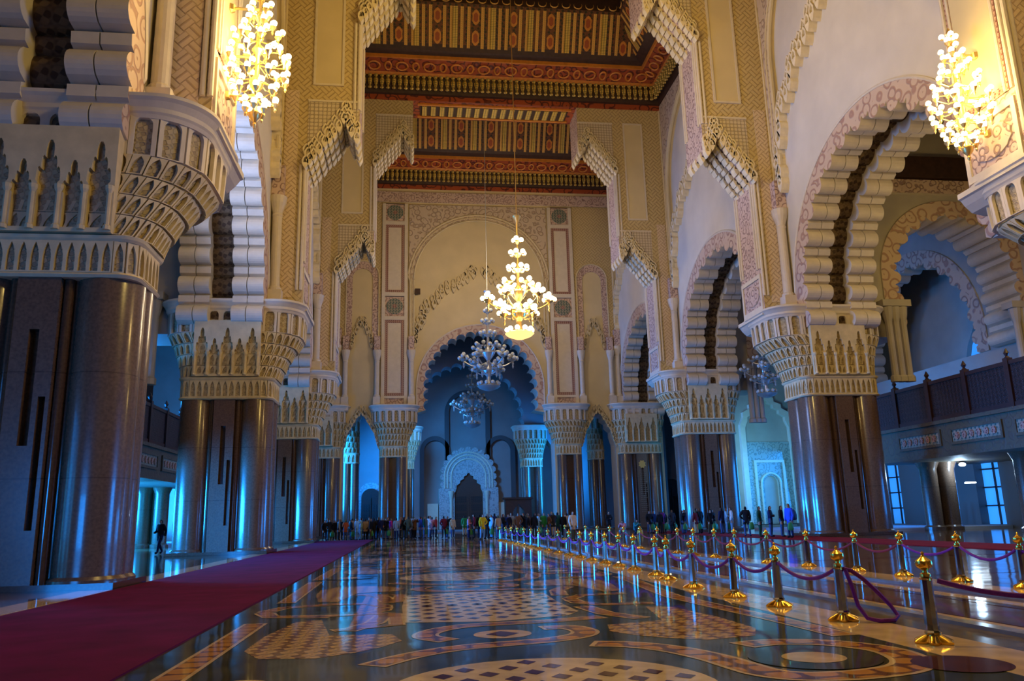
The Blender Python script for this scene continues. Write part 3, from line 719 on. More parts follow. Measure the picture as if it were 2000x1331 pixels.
# ---------------------------------------------------------------- end wall of the nave
PB = lambda u, v, d: (XC + u, d, v)
def stair_arch(cx, hw, z0, zs, zt):
    r = [(hw, z0), (hw, zs), (hw * .86, zs + .25 * (zt - zs)), (hw * .86, zs + .38 * (zt - zs)), (hw * .6, zs + .5 * (zt - zs)), (hw * .6, zs + .62 * (zt - zs)), (hw * .34, zs + .7 * (zt - zs)), (hw * .34, zs + .82 * (zt - zs)), (hw * .14, zs + .87 * (zt - zs)), (hw * .1, zs + .95 * (zt - zs)), (0, zt)]
    return [(cx + a, b) for a, b in r] + [(cx - a, b) for a, b in reversed(r[:-1])]
mb = MB()
main = lobed(0, 6.0, 12.4, 14.9, 21, 0, .5, 'cusp')
low = stair_arch(12.3, 1.85, 0, 8.7, 12.4); lowL = stair_arch(-12.3, 1.85, 0, 8.7, 12.4)
ol = [(-19.3, 0)] + list(reversed(lowL)) + [(-7.6, 0), (-7.6, 12.0)] + list(reversed(main)) + [(7.6, 12.0), (7.6, 0)] + list(reversed(low)) + [(19.3, 0), (19.3, 37.2), (-19.3, 37.2)]
mb.ext(ol, [], PB, YB, YB + 2.2, plain, side=white)
mb.build('wall_back', kind='structure')
mb = MB()
ro = 6.7; band_ = [(ro, 12.5), (ro, 14.9)] + arc(0, 14.9, ro, 0, pi, 48)[1:-1] + [(-ro, 14.9), (-ro, 12.5)]
mb.ext(band_ + list(reversed(main)), [], PB, YB - .12, YB, pinkband, side=white, back=False)
mb.tube([PB(u, v, YB - .1) for u, v in band_], .09, white, 6)
# big blind arch and its leaf spandrels
a_ = 7.0; zc = 26.3
big = [(-a_, 18.8), (-a_, zc)] + list(reversed(arc(0, zc, a_, 0, pi, 48)))[1:] + [(a_, 18.8)]
mb.ext([(-7.5, 18.8)] + big + [(7.5, 18.8), (7.5, 35), (-7.5, 35)], [], PB, YB - .2, YB, arab, side=white, back=False)
for dd, t in ((0, .10), (.35, .06), (.62, .10)):
    mb.tube([PB(u, v, YB - .22) for u, v in [(-a_ - dd * .6, 20), (-a_ - dd * .6, zc)] + list(reversed(arc(0, zc, a_ + dd, 0, pi, 48)))[1:-1] + [(a_ + dd * .6, zc), (a_ + dd * .6, 20)]], t, plain, 6)
mb.ext(rect(-15.1, 15.1, 35.3, 36.5), [], PB, YB - .15, YB, arab2, side=white, back=False)
mb.build('trim_back_arch', kind='structure')
f = MB()
for sg in (-1, 1):
    cells(f, [(sg * 6.9, 19.5), (sg * 6.2, 21.5), (sg * 5.3, 23.2), (sg * 4.4, 24.3), (sg * 3.3, 25.2), (sg * 2.2, 25.9), (sg * 1.1, 26.4), (sg * .62, 27.1), (sg * .38, 27.5)], PB, YB, capmat, rows=2, step=.5, size=.5, thick=.35, out=sg)
    for c in (12.35,):
        cells(f, [(sg * c - 1.0, 19.2), (sg * c - .9, 20.2), (sg * c - .55, 20.8), (sg * c - .2, 21.6)], PB, YB, capmat, rows=2, step=.36, size=.36, thick=.25)
        cells(f, [(sg * c + 1.0, 19.2), (sg * c + .9, 20.2), (sg * c + .55, 20.8), (sg * c + .2, 21.6)], PB, YB, capmat, rows=2, step=.36, size=.36, thick=.25)
f.build('trim_back_fringe', kind='structure')
for s in (-1, 1):
    P = PY(s); sd = 'left' if s < 0 else 'right'
    mb = MB()
    mb.ext(rect(7.65, 10.35, 12.8, 35), [rect(8.0, 10.0, 33.0, 35), rect(8.0, 10.0, 25.0, 32.6), rect(8.0, 10.0, 22.4, 24.6), rect(8.0, 10.0, 13.95, 22.0), rect(8.0, 10.0, 12.8, 13.7)], P, YB - .35, YB, white, back=False)
    for (z0, z1) in ((25.0, 32.6), (13.95, 22.0)):
        mb.ext(rect(8.0, 10.0, z0, z1), [rect(8.3, 9.7, z0 + .3, z1 - .3)], P, YB - .26, YB, redborder, back=False)
        mb.ext(rect(8.3, 9.7, z0 + .3, z1 - .3), [], P, YB - .2, YB, white, back=False)
    for zm in (23.5, 34.0):
        mb.ext(rect(8.0, 10.0, zm - 1.05, zm + 1.05), [], P, YB - .2, YB, arab2, back=False)
        mb.ext([(9 + .86 * cos(2 * pi * i / 32), zm + .86 * sin(2 * pi * i / 32)) for i in range(32)], [], P, YB - .3, YB - .1, zellij, side=white)
        mb.ext([(9 + .22 * cos(2 * pi * i / 16), zm + .22 * sin(2 * pi * i / 16)) for i in range(16)], [], P, YB - .34, YB - .1, redborder)
    mb.ext(rect(8.0, 10.0, 12.8, 13.7), [], P, YB - .2, YB, arab2, back=False)
    mb.build('trim_medallion_strip', kind='structure')
    # side field with narrow blind arch
    mb = MB(); cw = 12.35
    inner = [(cw - 1.05, 13.2), (cw - 1.05, 26.6)] + list(reversed(arc(cw, 26.6, 1.05, 0, pi, 16)))[1:-1] + [(cw + 1.05, 26.6), (cw + 1.05, 13.2)]
    outer = [(cw - 1.7, 18.8), (cw - 1.7, 26.8)] + list(reversed(arc(cw, 26.8, 1.7, 0, pi, 16)))[1:-1] + [(cw + 1.7, 26.8), (cw + 1.7, 18.8)]
    mb.ext([(10.4, 18.8)] + outer + [(15.1, 18.8), (15.1, 35.2), (10.4, 35.2)], [], P, YB - .16, YB, meander, side=white, back=False)
    mb.ext([(cw - 1.7, 18.8)] + [(cw - 1.05, 18.8)] + inner[1:-1] + [(cw + 1.05, 18.8)] + list(reversed(outer)), [], P, YB - .10, YB, arab2, side=plain, back=False)
    mb.tube([P(u, v, YB - .18) for u, v in outer], .08, plain, 6)
    mb.build('trim_side_field', kind='structure')
    for w_ in (7.25, 10.75, 13.95):
        c = MB(); x = XC + s * w_; y = YB - .45
        c.box(x - .36, x + .36, y - .36, y + .36, 12.4, 13.8, white)
        c.lathe([(.32, 13.8), (.32, 13.95), (.24, 14.05), (.23, 17.4), (.27, 17.5), (.24, 17.6), (.28, 17.8), (.4, 18.3), (.44, 18.7)], white, (x, y, 0), 14)
        c.box(x - .3, x + .3, y - .2, y + .3, 18.7, 20.2, arab2)
        c.build('trim_colonette', kind='structure')
    f = MB()
    cells(f, [(12.3 - 1.85, 8.7), (12.3 - 1.5, 10.0), (12.3 - .9, 11.2), (12.3 - .2, 12.2)], P, YB, capmat, rows=2, step=.36, size=.34, thick=.3)
    cells(f, [(12.3 + 1.85, 8.7), (12.3 + 1.5, 10.0), (12.3 + .9, 11.2), (12.3 + .2, 12.2)], P, YB, capmat, rows=2, step=.36, size=.34, thick=.3)
    f.build('trim_low_arch_fringe', kind='structure')
mb = MB(); mb.box(XC - 5.52 - 0.0 - 1.35, XC - 5.52 - .8, YB - .5, YB - .3, 24.8, 25.4, ceil_dark); mb.build('loudspeaker', label='small black loudspeaker box fixed beside the tall blind arch', cat='speaker')

# ---------------------------------------------------------------- end hall and its carved doorway
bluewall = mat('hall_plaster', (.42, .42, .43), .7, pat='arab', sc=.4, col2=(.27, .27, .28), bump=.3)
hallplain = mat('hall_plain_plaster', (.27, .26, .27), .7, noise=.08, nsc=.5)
mb = MB(); YC = 100.0
arch2 = lobed(0, 7.2, 12.4, 14.0, 17, 0, .55, 'cusp')
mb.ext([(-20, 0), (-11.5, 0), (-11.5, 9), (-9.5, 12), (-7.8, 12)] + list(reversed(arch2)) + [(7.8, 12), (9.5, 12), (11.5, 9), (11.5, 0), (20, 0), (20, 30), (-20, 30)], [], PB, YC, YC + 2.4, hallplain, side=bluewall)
mb.build('wall_hall_arch', kind='structure')
YQ = 112.0
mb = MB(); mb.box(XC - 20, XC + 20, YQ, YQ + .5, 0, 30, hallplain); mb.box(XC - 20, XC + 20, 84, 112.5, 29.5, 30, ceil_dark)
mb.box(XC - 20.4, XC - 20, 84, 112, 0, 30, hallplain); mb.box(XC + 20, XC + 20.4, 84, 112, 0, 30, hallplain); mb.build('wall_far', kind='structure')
DX = .75                                          # the doorway sits a little off the axis
mb = MB(); P = lambda u, v, d: (XC + DX + u, d, v)
def round_arch(cx, hw, z0, zs): return [(cx + hw, z0), (cx + hw, zs)] + arc(cx, zs, hw, 0, pi, 20)[1:-1] + [(cx - hw, zs), (cx - hw, z0)]
for cx, hw, zs in ((0, 2.6, 16.2), (-4.6, 1.5, 10.8), (4.6, 1.5, 10.8)):
    a, b = round_arch(cx, hw + .6, .1, zs), round_arch(cx, hw, .1, zs)
    mb.ext(a + list(reversed(b)), [], P, YQ - .7, YQ, mat('hall_dark_moulding', (.07, .07, .08), .7), back=False)
lob = lobed(0, 4.0, 5.6, 7.3, 13, 0, .5, 'cusp'); 
mb.ext([(4.1, 0.1), (4.1, 5.6)] + lobed(0, 3.9, 5.6, 7.4, 15, 0, .5, 'cusp')[1:-1] + [(-4.1, 5.6), (-4.1, .1)] + list(reversed(stair_arch(0, 1.95, .1, 4.9, 7.7))), [], P, YQ - 1.5, YQ, bluewall, side=white, back=False)
for r_ in (2.4, 2.9, 3.3):
    mb.tube([P(u, v, YQ - 1.52) for u, v in [(r_, 5.6)] + arc(0, 7.2, r_, 0, pi, 24) + [(-r_, 5.6)]], .12, white, 6)
for u in (-2.45, 2.45): mb.lathe([(.3, 0), (.3, .3), (.2, .4), (.2, 4.2), (.32, 4.6), (.4, 5.2)], white, P(u, 0, YQ - 1.8), 12)
for u in (-4.7, 4.7):
    mb.ext(rect(u - .95 if u < 0 else u - .5, u + .5 if u < 0 else u + .95, .1, 3.6), [], P, YQ - .8, YQ, white, back=False)
mb.build('trim_doorway', kind='structure')
def wooden_door(x, y, hw, zs, zt, facing=0, n=1, st=True, label=''):
    r = MB(); P = lambda u, v, d: (x + u, y + d, v)
    r.ext(stair_arch(0, hw, .05, zs, zt) if st else round_arch(0, hw, .05, zs), [], P, -.1, .1, wood)
    for e in range(int(zs / 1.1)):
        for sg in (-1, 1): r.ext(rect(sg * hw * .5 - hw * .36, sg * hw * .5 + hw * .36, .3 + e * 1.1, 1.2 + e * 1.1), [], P, -.16, -.08, woodlat, side=wood, back=False)
    r.box(x - .05, x + .05, y - .2, y - .1, .1, zs, wood)
    r.build(f'door_{n}', kind='structure')
wooden_door(XC + DX, YQ - .9, 2.2, 4.9, 7.8, n=1)
# low dark doors seen through the small arches, and a carved kiosk
mb = MB(); mb.box(-12, -1.5, 95.6, 96, 0, 14, hallplain)
mb.ext(round_arch(-11.85 + .0, 1.5, .1, 4.4) , [], PB, 95.5, 95.6, bluewall, back=False); mb.build('wall_hall_left', kind='structure')
wooden_door(-4.35, 95.3, 1.1, 4.1, 5.2, n=2, st=False)
mb = MB(); mb.box(26, 37.9, 90.4, 90.8, 0, 14, hallplain); mb.build('wall_hall_right', kind='structure')
wooden_door(30.3, 90.1, 1.1, 4.3, 5.4, n=3, st=False)
root = empty('wooden_kiosk', (13.2, 97, 0), 'dark carved wooden stand with arched opening, right of the far wooden door behind the crowd', 'stand')
mb = MB(); P = lambda u, v, d: (u, d, v)
mb.ext(rect(-1.6, 1.6, 0, 3.6), [stair_arch(0, .7, .8, 2.1, 3.0)], P, -.6, .6, wood); mb.build('body', root)
mb = MB(); mb.box(-1.8, 1.8, -.8, .8, 3.6, 3.85, wood); mb.build('cornice', root)

# ---------------------------------------------------------------- side aisles: outer walls, cross arches, galleries
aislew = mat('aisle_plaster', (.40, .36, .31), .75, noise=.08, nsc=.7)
glassb = mat('daylight_glass', (.2, .5, .8), .2, emit=((.03, .35, 1.0), .5))
glassl = mat('daylight_glass_left', (.2, .5, .8), .2, emit=((.03, .42, 1.0), 3.5))
for s in (-1, 1):
    P = PXs(s); nm = 'left' if s < 0 else 'right'
    for i, (ya, yb, yc) in enumerate(BAYS):
        cy = yc + (13 if s > 0 else 0)
        if i > 2 and s > 0: cy = yc
        mb = MB(); pr = lobed(yc, 6.6, 11.4, 13.0, 15, 0, .5)
        op = [rect(yc - 6.5, yc - 4.2, .2, 5.0), rect(yc - 1.2, yc + 1.2, .2, 5.0), rect(yc + 4.2, yc + 6.5, .2, 5.0)]
        Wd = 30.5
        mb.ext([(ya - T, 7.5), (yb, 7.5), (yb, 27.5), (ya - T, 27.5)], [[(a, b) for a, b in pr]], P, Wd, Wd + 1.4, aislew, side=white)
        mb.ext(rect(ya - T, yb, 0, 7.5), op, P, Wd, Wd + 1.0, aislew if s < 0 else mat('aisle_plaster_shaded', (.10, .085, .075), .4))  # right lower wall darkened in its colour to stand in for shade
        mb.ext([(yc + 7.5, 11.4)] + arc(yc, 13.0, 7.5, 0, pi, 32) + [(yc - 7.5, 11.4)] + list(reversed(pr)), [], P, Wd - .1, Wd, pinkband, side=white, back=False)
        mb.build(f'wall_aisle_{nm}', kind='structure')
        mb = MB()
        for j, q in enumerate(op):
            (a, z0), (b, _), (_, z1), _ = q
            mb.ext(rect(a, b, z0, z1), [], P, Wd + .6, Wd + .7, (glassb if s > 0 else glassl) if not (s > 0 and j == 1) else wood)
            for e in range(1, 4): mb.ext(rect(a, b, z0 + e * (z1 - z0) / 4 - .05, z0 + e * (z1 - z0) / 4 + .05), [], P, Wd + .5, Wd + .6, wood)
            mb.ext(rect((a + b) / 2 - .05, (a + b) / 2 + .05, z0, z1), [], P, Wd + .5, Wd + .6, wood)
        # small pointed window deep in the gallery arch
        hw = 1.5; pts = [(yc + hw, 9), (yc + hw, 12), (yc + hw * .6, 13.6), (yc, 14.8), (yc - hw * .6, 13.6), (yc - hw, 12), (yc - hw, 9)]
        mb.ext(pts, [], P, Wd + 5.4, Wd + 5.5, glassb)
        mb.ext(rect(ya - T, yb, 7.5, 27), [pts], P, Wd + 5, Wd + 5.4, aislew)
        mb.build(f'window_{1 + i + (4 if s > 0 else 0)}', kind='structure')
    for k, yk in YK.items():                       # cross arches of the aisle
        mb = MB(); Q = PY(s); cw = 26.0
        pr = lobed(cw, 4.2, 11.4, 15.2, 15, 0, .45)
        mb.ext([(30.5, 11.4), (30.5, 27.5), (19.3, 27.5), (19.3, 11.4)] + list(reversed(pr)), [], Q, yk, yk + T, aislew, side=white)
        mb.ext([(cw + 5, 11.4)] + arc(cw, 15.2, 5, 0, pi, 32) + [(cw - 5, 11.4)] + list(reversed(pr)), [], Q, yk - .1, yk, pinkband, side=white, back=False)
        mb.ext(rect(19.9, 30.5, 21.6, 23.0), [], Q, yk - .5, yk, ceil_dark); mb.ext(rect(19.9, 30.5, 20.6, 21.5), [], Q, yk - .3, yk, arab2, side=white)
        mb.build(f'wall_aisle_arch_{nm}', kind='structure')
        for w_ in (21.2, 29.6):
            c = MB(); x = XC + s * w_
            for dx in (-.45, 0, .45): c.lathe([(.3, 8.6), (.3, 8.9), (.2, 9), (.2, 12.2), (.3, 12.6), (.36, 13.1)], aislew, (x + dx, yk - .5, 0), 10)
            c.box(x - .9, x + .9, yk - .9, yk, 13.1, 13.5, aislew); c.build('trim_colonette', kind='structure')
            if k == 2 and (w_ > 25 or s < 0): 
                pier('aisle_pillar', s, w_ - .8, w_ + .8, yk + .8, yk + 2.4, f'dark pillar beyond the far end of the {nm} gallery' + (', the inner of the two' if s < 0 and w_ < 25 else ', by the outer wall'))
    # gallery with carved fascia and wooden balustrade
    for (ya, yb, lb) in ((26.2, 49 if s > 0 else 62, ''),):
        root = empty('gallery', (XC + s * 22.6, 44, 0), f'raised {nm} gallery with dark carved wooden balustrade above a tiled stone fascia', 'balcony')
        off = (-(XC + s * 22.6), -44, 0)
        mb = MB(); gst = mat('gallery_stone', (.085, .070, .040), .6, pat='arab', sc=.45, col2=(.08, .06, .04), bump=.3)
        mb.ext(rect(ya, yb, 4.15, 6.2), [], P, 22.5, 30.4, gst); 
        for z_ in (4.15, 6.0): mb.ext(rect(ya, yb, z_, z_ + .2), [], P, 22.35, 22.5, gst, back=False)
        mb.build('deck', root, loc=off)
        for yc_ in ((30.5, 38.5, 46.5) if s > 0 else (30.5, 40.5, 50.5, 60.0)):
            c_ = MB(); cx_, _, _ = P(0, 0, 25.5)
            for dx_, dy_ in ((-.6, 0), (.6, 0), (0, .7)): c_.lathe([(.62, 0), (.62, .2), (.5, .3), (.5, 3.7), (.62, 4.0), (.7, 4.15)], granite, (cx_ + dx_, yc_ + dy_, 0), 20)
            c_.build('support_column', root, smooth=True, loc=off)
        y = ya + .8
        while y < yb - 4:
            t = MB(); t.ext(rect(y, y + 4, 4.75, 5.7), [rect(y + .15, y + 3.85, 4.9, 5.55)], P, 22.4, 22.5, gst, back=False)
            t.ext(rect(y + .15, y + 3.85, 4.9, 5.55), [], P, 22.46, 22.5, zellij, back=False)
            for e in range(6): 
                cy_ = y + .6 + e * .56
                t.ext([(cy_ + .16 * cos(q * pi / 6), 5.22 + .2 * sin(q * pi / 6)) for q in range(12)], [], P, 22.40, 22.47, redborder, back=False)
            t.build('fascia_panel', root, loc=off)
            y += 4.8
        b = MB(); b.ext(rect(ya, yb, 6.2, 8.35), [], P, 22.62, 22.74, woodlat, side=wood)
        b.ext(rect(ya, yb, 8.35, 8.55), [], P, 22.55, 22.8, wood); b.ext(rect(ya, yb, 6.2, 6.45), [], P, 22.55, 22.8, wood); b.build('balustrade', root, loc=off)
        y = ya
        while y <= yb:
            b = MB(); c = P(y, 0, 22.66); b.box(c[0] - .16, c[0] + .16, y - .16, y + .16, 6.2, 8.7, wood); b.lathe([(.16, 8.7), (.06, 8.8), (.14, 8.95), (.02, 9.2)], wood, c, 8); b.build('post', root, loc=off); y += 3.2

# tiled wall with arched niche seen between the second and third right pillars
tile_t = mat('niche_tilework', (.32, .38, .36), .5, pat='arab', sc=.35, col2=(.18, .24, .23), bump=.4)
mb = MB(); P = lambda u, v, d: (35.6 + u, d, v)
mb.ext(rect(-8.6, 6, 0, 27), [], P, 75.6, 76, aislew)
st_ = stair_arch(0, 2.3, .2, 9.6, 12.4)
oo = stair_arch(0, 2.8, .2, 9.9, 13.2)
mb.ext(oo + list(reversed(st_)), [], P, 75.1, 75.6, white, back=False)
nh = round_arch(0, .75, .2, 4.1)
mb.ext(rect(-2.3, 2.3, .2, 8.2), [nh], P, 75.4, 75.6, tile_t, side=white, back=False)
mb.ext([(1.6, .2), (1.6, 6.4), (-1.6, 6.4), (-1.6, .2), (-1.35, .2), (-1.35, 6.15), (1.35, 6.15), (1.35, .2)], [], P, 75.3, 75.4, white, back=False)
mb.tube([P(u, v, 75.35) for u, v in round_arch(0, 1.0, .2, 4.1)], .1, white, 6)
mb.build('wall_niche', kind='structure')
mb = MB(); mb.box(XC - 31, XC - 19.3, 76, 76.4, 0, 27, aislew); mb.build('wall_aisle_end_left', kind='structure')
mb = MB(); mb.box(-26, 42, -14.4, -14, 0, 47, aislew); mb.build('wall_front', kind='structure')

# ---------------------------------------------------------------- chandeliers
GL = {}
def globe_mesh(r, m):
    key = (r, m.name)
    if key not in GL:
        b = MB(); b.ball((0, 0, 0), r, m, 8, 6)
        b.lathe([(r * .5, -r * 1.15), (r * .62, -r * .95), (r * .3, -r * .85)], brass_d, (0, 0, 0), 6)
        o = b.build('globe', smooth=True); GL[key] = o.data; bpy.data.objects.remove(o)
    return GL[key]
bowl_lit = mat('glowing_amber_bowl', (.8, .5, .15), .4, emit=((1, .62, .2), 1.6))
def chandelier(loc, lit, label, sc=1.0, rod=20, power=0, maxg=98, brass=None, seed=0, name='chandelier', col=PALE):
    """tiered brass chandelier: small crowns up the stem, arms with bouquets of globes, a bowl of globes at the bottom; origin at its lowest point"""
    rnd = random.Random(seed); br = brass or brass_d
    root = empty(name, loc, label, 'chandelier')
    g = MB(); S = lambda *v: tuple(x * sc for x in v)
    prof = [(.2, .3), (.2, .6), (.16, 1.2), (.4, 1.45), (.5, 1.7), (.2, 2.0), (.14, 2.5), (.45, 2.9), (.55, 3.1), (.3, 3.3), (.12, 3.6), (.1, 4.4), (.35, 4.6), (.1, 4.7), (.08, 5.4), (.3, 5.55), (.08, 5.65), (.06, 6.3), (.22, 6.45), (.06, 6.55), (.08, 7.4), (.1, 7.8), (.32, 8.2), (.05, 8.3)]
    g.lathe([(r * sc, z * sc) for r, z in prof], br, (0, 0, 0), 14); g.build('stem', root, smooth=True)
    g = MB(); g.lathe([(r * sc, z * sc) for r, z in ((.03, .02), (.3, .08), (.75, .26), (.92, .42), (.8, .5), (.2, .5))], bowl_lit if lit else br, (0, 0, 0), 18); g.build('bowl', root, smooth=True)
    g = MB(); g.tube([(0, 0, 8.2 * sc), (0, 0, 8.2 * sc + rod)], .035, br, 5); g.build('hanging_rod', root)
    pos = []
    def ring(n, R, z, ph=0): return [(R * cos(2 * pi * i / n + ph), R * sin(2 * pi * i / n + ph), z) for i in range(n)]
    pos += ring(10, .78, .66)                       # bowl
    crowns = [(8, .62, 4.75), (6, .45, 5.75), (3, .28, 6.65)]
    for n, R, z in crowns: pos += ring(n, R, z, .2)
    arms = []
    for n, R, z, kk, ph in ((5, .95, 1.75, 4, .3), (6, 1.95, 2.6, 5, 0), (5, 1.0, 3.6, 3, .1)):
        for i in range(n):
            a = 2 * pi * i / n + ph; c = (R * cos(a), R * sin(a), z); arms.append(c)
            for j in range(kk):
                q = 2 * pi * j / kk + a; pos.append((c[0] + .33 * cos(q), c[1] + .33 * sin(q), z + .08 + .16 * (j % 2)))
            if kk > 4: pos.append((c[0], c[1], z + .42))
    pos = pos[:maxg] if len(pos) > maxg else pos
    for c in arms:
        b = MB(); R = math.hypot(c[0], c[1]); d = (c[0] / R, c[1] / R)
        b.tube([S(d[0] * t * R, d[1] * t * R, c[2] - .15 - .45 * sin(pi * t) * (1 if R > 1.5 else .5)) for t in (.1, .3, .5, .7, .85, 1)], .05 * sc, br, 5)
        b.lathe([(.02 * sc, -.75 * sc), (.08 * sc, -.6 * sc), (.05 * sc, -.5 * sc), (.09 * sc, -.35 * sc), (.05 * sc, -.2 * sc), (.3 * sc, -.05 * sc), (.34 * sc, 0), (.05 * sc, .05 * sc)], br, S(*c), 8)
        b.build('arm', root)
    gm = globe_mesh(.165 * sc, globe_lit if lit else globe_off)
    for p in pos:
        o = bpy.data.objects.new('globe', gm); COL.objects.link(o); o.parent = root; o.location = S(*p)
    if lit and power: point('chandelier_light', (loc[0], loc[1], loc[2] + 3.2 * sc), power, col, 1.6 * sc)
    return root
dull = mat('unlit_chandelier_metal', (.55, .57, .57), .35, .6)
chandelier((7.55, 52.3, 13.3), True, 'large brass chandelier with glowing globes hanging in the middle of the nave', 1.1, 24, 2300, seed=1)
chandelier((7.5, 73.3, 13.1), False, 'large unlit glass chandelier hanging just before the tall central lobed arch', 1.2, 24, brass=dull, seed=2)
chandelier((7.5, 93.5, 11.9), False, 'unlit bluish chandelier deep in the end hall above the carved doorway', 1.1, 14, brass=dull, seed=3)
chandelier((29.0, 62.0-1.4, 10.4), False, 'unlit chandelier hanging in the right aisle before the tiled niche wall', .9, 11, brass=dull, seed=4)
def wall_chandelier(x, s, y, z, label, power):
    """half-round bouquet of lamps fixed to the jamb by horizontal brackets; s = side of the nave"""
    root = empty('wall_chandelier', (x, y, z), label, 'chandelier'); d = -s; rnd = random.Random(5)
    b = MB(); b.lathe([(.02, -.35), (.07, -.22), (.04, -.15), (.16, 0), (.2, .15), (.07, .3), (.06, .9), (.2, 1.1), (.24, 1.3), (.08, 1.5), (.07, 2.2), (.2, 2.4), (.08, 2.6), (.06, 3.4), (.16, 3.55), (.05, 3.7), (.04, 4.6), (.12, 4.75), (.02, 5.0)], brass_d, (d * .95, 0, 0), 12); b.build('stem', root, smooth=True)
    for zz in (.75, 2.15, 3.9):
        b = MB(); b.tube([(0, 0, zz), (d * .95, 0, zz)], .045, brass_d, 6); b.lathe([(.02, -.15), (.13, -.1), (.13, .1), (.02, .15)], brass_d, (d * .04, 0, zz), 8); b.build('bracket', root)
    gm = globe_mesh(.105, globe_lit)
    tiers = [(5, .30, .35), (7, .62, .85), (9, .92, 1.45), (9, .95, 2.1), (7, .72, 2.75), (5, .42, 3.35), (4, .3, 4.0), (3, .16, 4.6)]
    for n, R, zt in tiers:
        for i in range(n):
            a = 2 * pi * (i + .5 * (n % 2)) / n + zt
            px, py = d * .95 + R * cos(a), R * sin(a)
            zz = zt + rnd.uniform(-.12, .12)
            br_ = MB(); br_.tube([(d * .95, 0, zz - .1), (d * .95 + R * .5 * cos(a), R * .5 * sin(a), zz - .3), (px, py, zz - .2)], .022, brass_d, 4)
            br_.lathe([(.01, -.42), (.045, -.34), (.03, -.28), (.10, -.16), (.12, -.12), (.03, -.10)], brass_d, (px, py, zz), 6); br_.build('arm', root)
            for q in range(2):
                o = bpy.data.objects.new('globe', gm); COL.objects.link(o); o.parent = root; o.location = (px + q * .17 * cos(a + 1.3), py + q * .17 * sin(a + 1.3), zz + q * .14)
    point('chandelier_light', (x + d * 1.7, y - .6, z + 1.9), power, (1, .66, .20), .8)
wall_chandelier(XC - 13.33, -1, YK[0] + 1.4, 14.0, 'glowing brass bouquet chandelier fixed high on the nearest jamb at the upper left', 1300)
wall_chandelier(XC + 13.33, 1, YK[0] + 1.5, 13.8, 'glowing brass bouquet chandelier fixed on the nearest jamb at the upper right', 1300)

# ---------------------------------------------------------------- lamps by the right entrance
lampm = mat('white_lamp_glow', (1, 1, 1), .3, emit=((.75, .9, 1.0), 14))
root = empty('ceiling_lamp', (34, 45.4, 4.09), 'bright round lamp under the edge of the right gallery', 'lamp')
b = MB(); b.ball((0, 0, -.16), .2, lampm, 12, 8, .6); b.build('bulb', root); b = MB(); b.lathe([(.22, -.04), (.24, .02), (.1, .03)], chrome, (0, 0, 0), 12); b.build('holder', root)
point('entrance_light', (33.7, 45.2, 3.6), 260, (.45, .7, 1), .2)
for (x, y, l) in ((34.3, 47.6, 1.25), (35.3, 46.6, .7)):
    root = empty('strip_lamp', (x, y, 2.85), ('long' if l > 1 else 'short') + ' glowing white strip lamp over the right aisle entrance', 'lamp')
    b = MB(); b.tube([(-l / 2, 0, 0), (l / 2, 0, 0)], .045, lampm, 8); b.build('tube', root); b = MB(); b.box(-l / 2, l / 2, .05, .12, -.05, .05, chrome); b.build('holder', root)

# ---------------------------------------------------------------- barrier posts and ropes
proto = empty('barrier_post', (0, 0, 0))
b = MB(); n = 48; zz = [(0, .17), (.025, .175), (.05, .14), (.085, .085), (.10, .06)]
b.loft([[((r * (1 + .22 * cos(6 * 2 * pi * i / n) * (1 if z < .07 else .4))) * cos(2 * pi * i / n), (r * (1 + .22 * cos(6 * 2 * pi * i / n) * (1 if z < .07 else .4))) * sin(2 * pi * i / n), z) for i in range(n)] for z, r in zz], gold); b.build('lobed_foot', proto, smooth=True)
b = MB(); rings = []
for z, r in ((.09, .075), (.11, .086), (.13, .070), (.64, .060), (.66, .068), (.67, .045)): rings.append([(r * cos(2 * pi * i / 8 + pi / 8), r * sin(2 * pi * i / 8 + pi / 8), z) for i in range(8)])
b.loft(rings, chrome); b.build('shaft', proto)
b = MB(); b.lathe([(.035, .66), (.055, .675), (.055, .70), (.03, .715), (.028, .735), (.05, .75)], gold, (0, 0, 0), 12); b.build('collar', proto, smooth=True)
b = MB(); b.lathe([(.03, .745), (.072, .765), (.088, .80), (.085, .835), (.05, .86), (.03, .875), (.018, .885), (.012, .90), (.02, .915), (.002, .935)], gold, (0, 0, 0), 14)
b.build('finial', proto, smooth=True)
b = MB(); b.tube([(0, .06, .655), (0, .09, .66), (0, .095, .635)], .012, gold, 6); b.tube([(0, -.06, .655), (0, -.085, .66), (0, -.09, .635)], .012, gold, 6); b.build('hook', proto)
ropem = mat('purple_rope', (.15, .005, .24), .7, noise=.2, nsc=40); rope_r = mat('red_rope', (.20, .008, .03), .7, noise=.2, nsc=40)
NUM = 'first second third fourth fifth sixth seventh eighth ninth tenth eleventh twelfth thirteenth fourteenth fifteenth sixteenth seventeenth eighteenth nineteenth twentieth twenty-first twenty-second twenty-third twenty-fourth twenty-fifth twenty-sixth'.split()
row1 = [(5.48, 8.15), (5.55, 10.05), (5.52, 11.8), (5.45, 13.3), (5.42, 15.2), (5.6, 17.3), (5.75, 18.6), (5.8, 20.6), (5.85, 22.3), (5.85, 23.9), (5.85, 25.7), (5.88, 27.6), (5.9, 29.6), (5.9, 31.8), (5.9, 34.2), (5.9, 36.6), (5.9, 39), (5.9, 41.4), (5.9, 44), (5.9, 46.6), (5.9, 49.4), (5.9, 52.2)]
row2 = [(10.5, 12.9), (10.45, 14.44), (10.33, 16.08), (10.24, 17.69), (10.17, 19.84), (9.9, 21.6), (9.93, 23.9), (9.75, 25.1), (9.6, 26.6), (9.72, 28.6), (9.72, 31), (9.72, 33.4), (9.72, 36), (9.72, 38.6), (9.72, 41.2), (9.72, 44), (9.72, 47), (9.72, 50)]
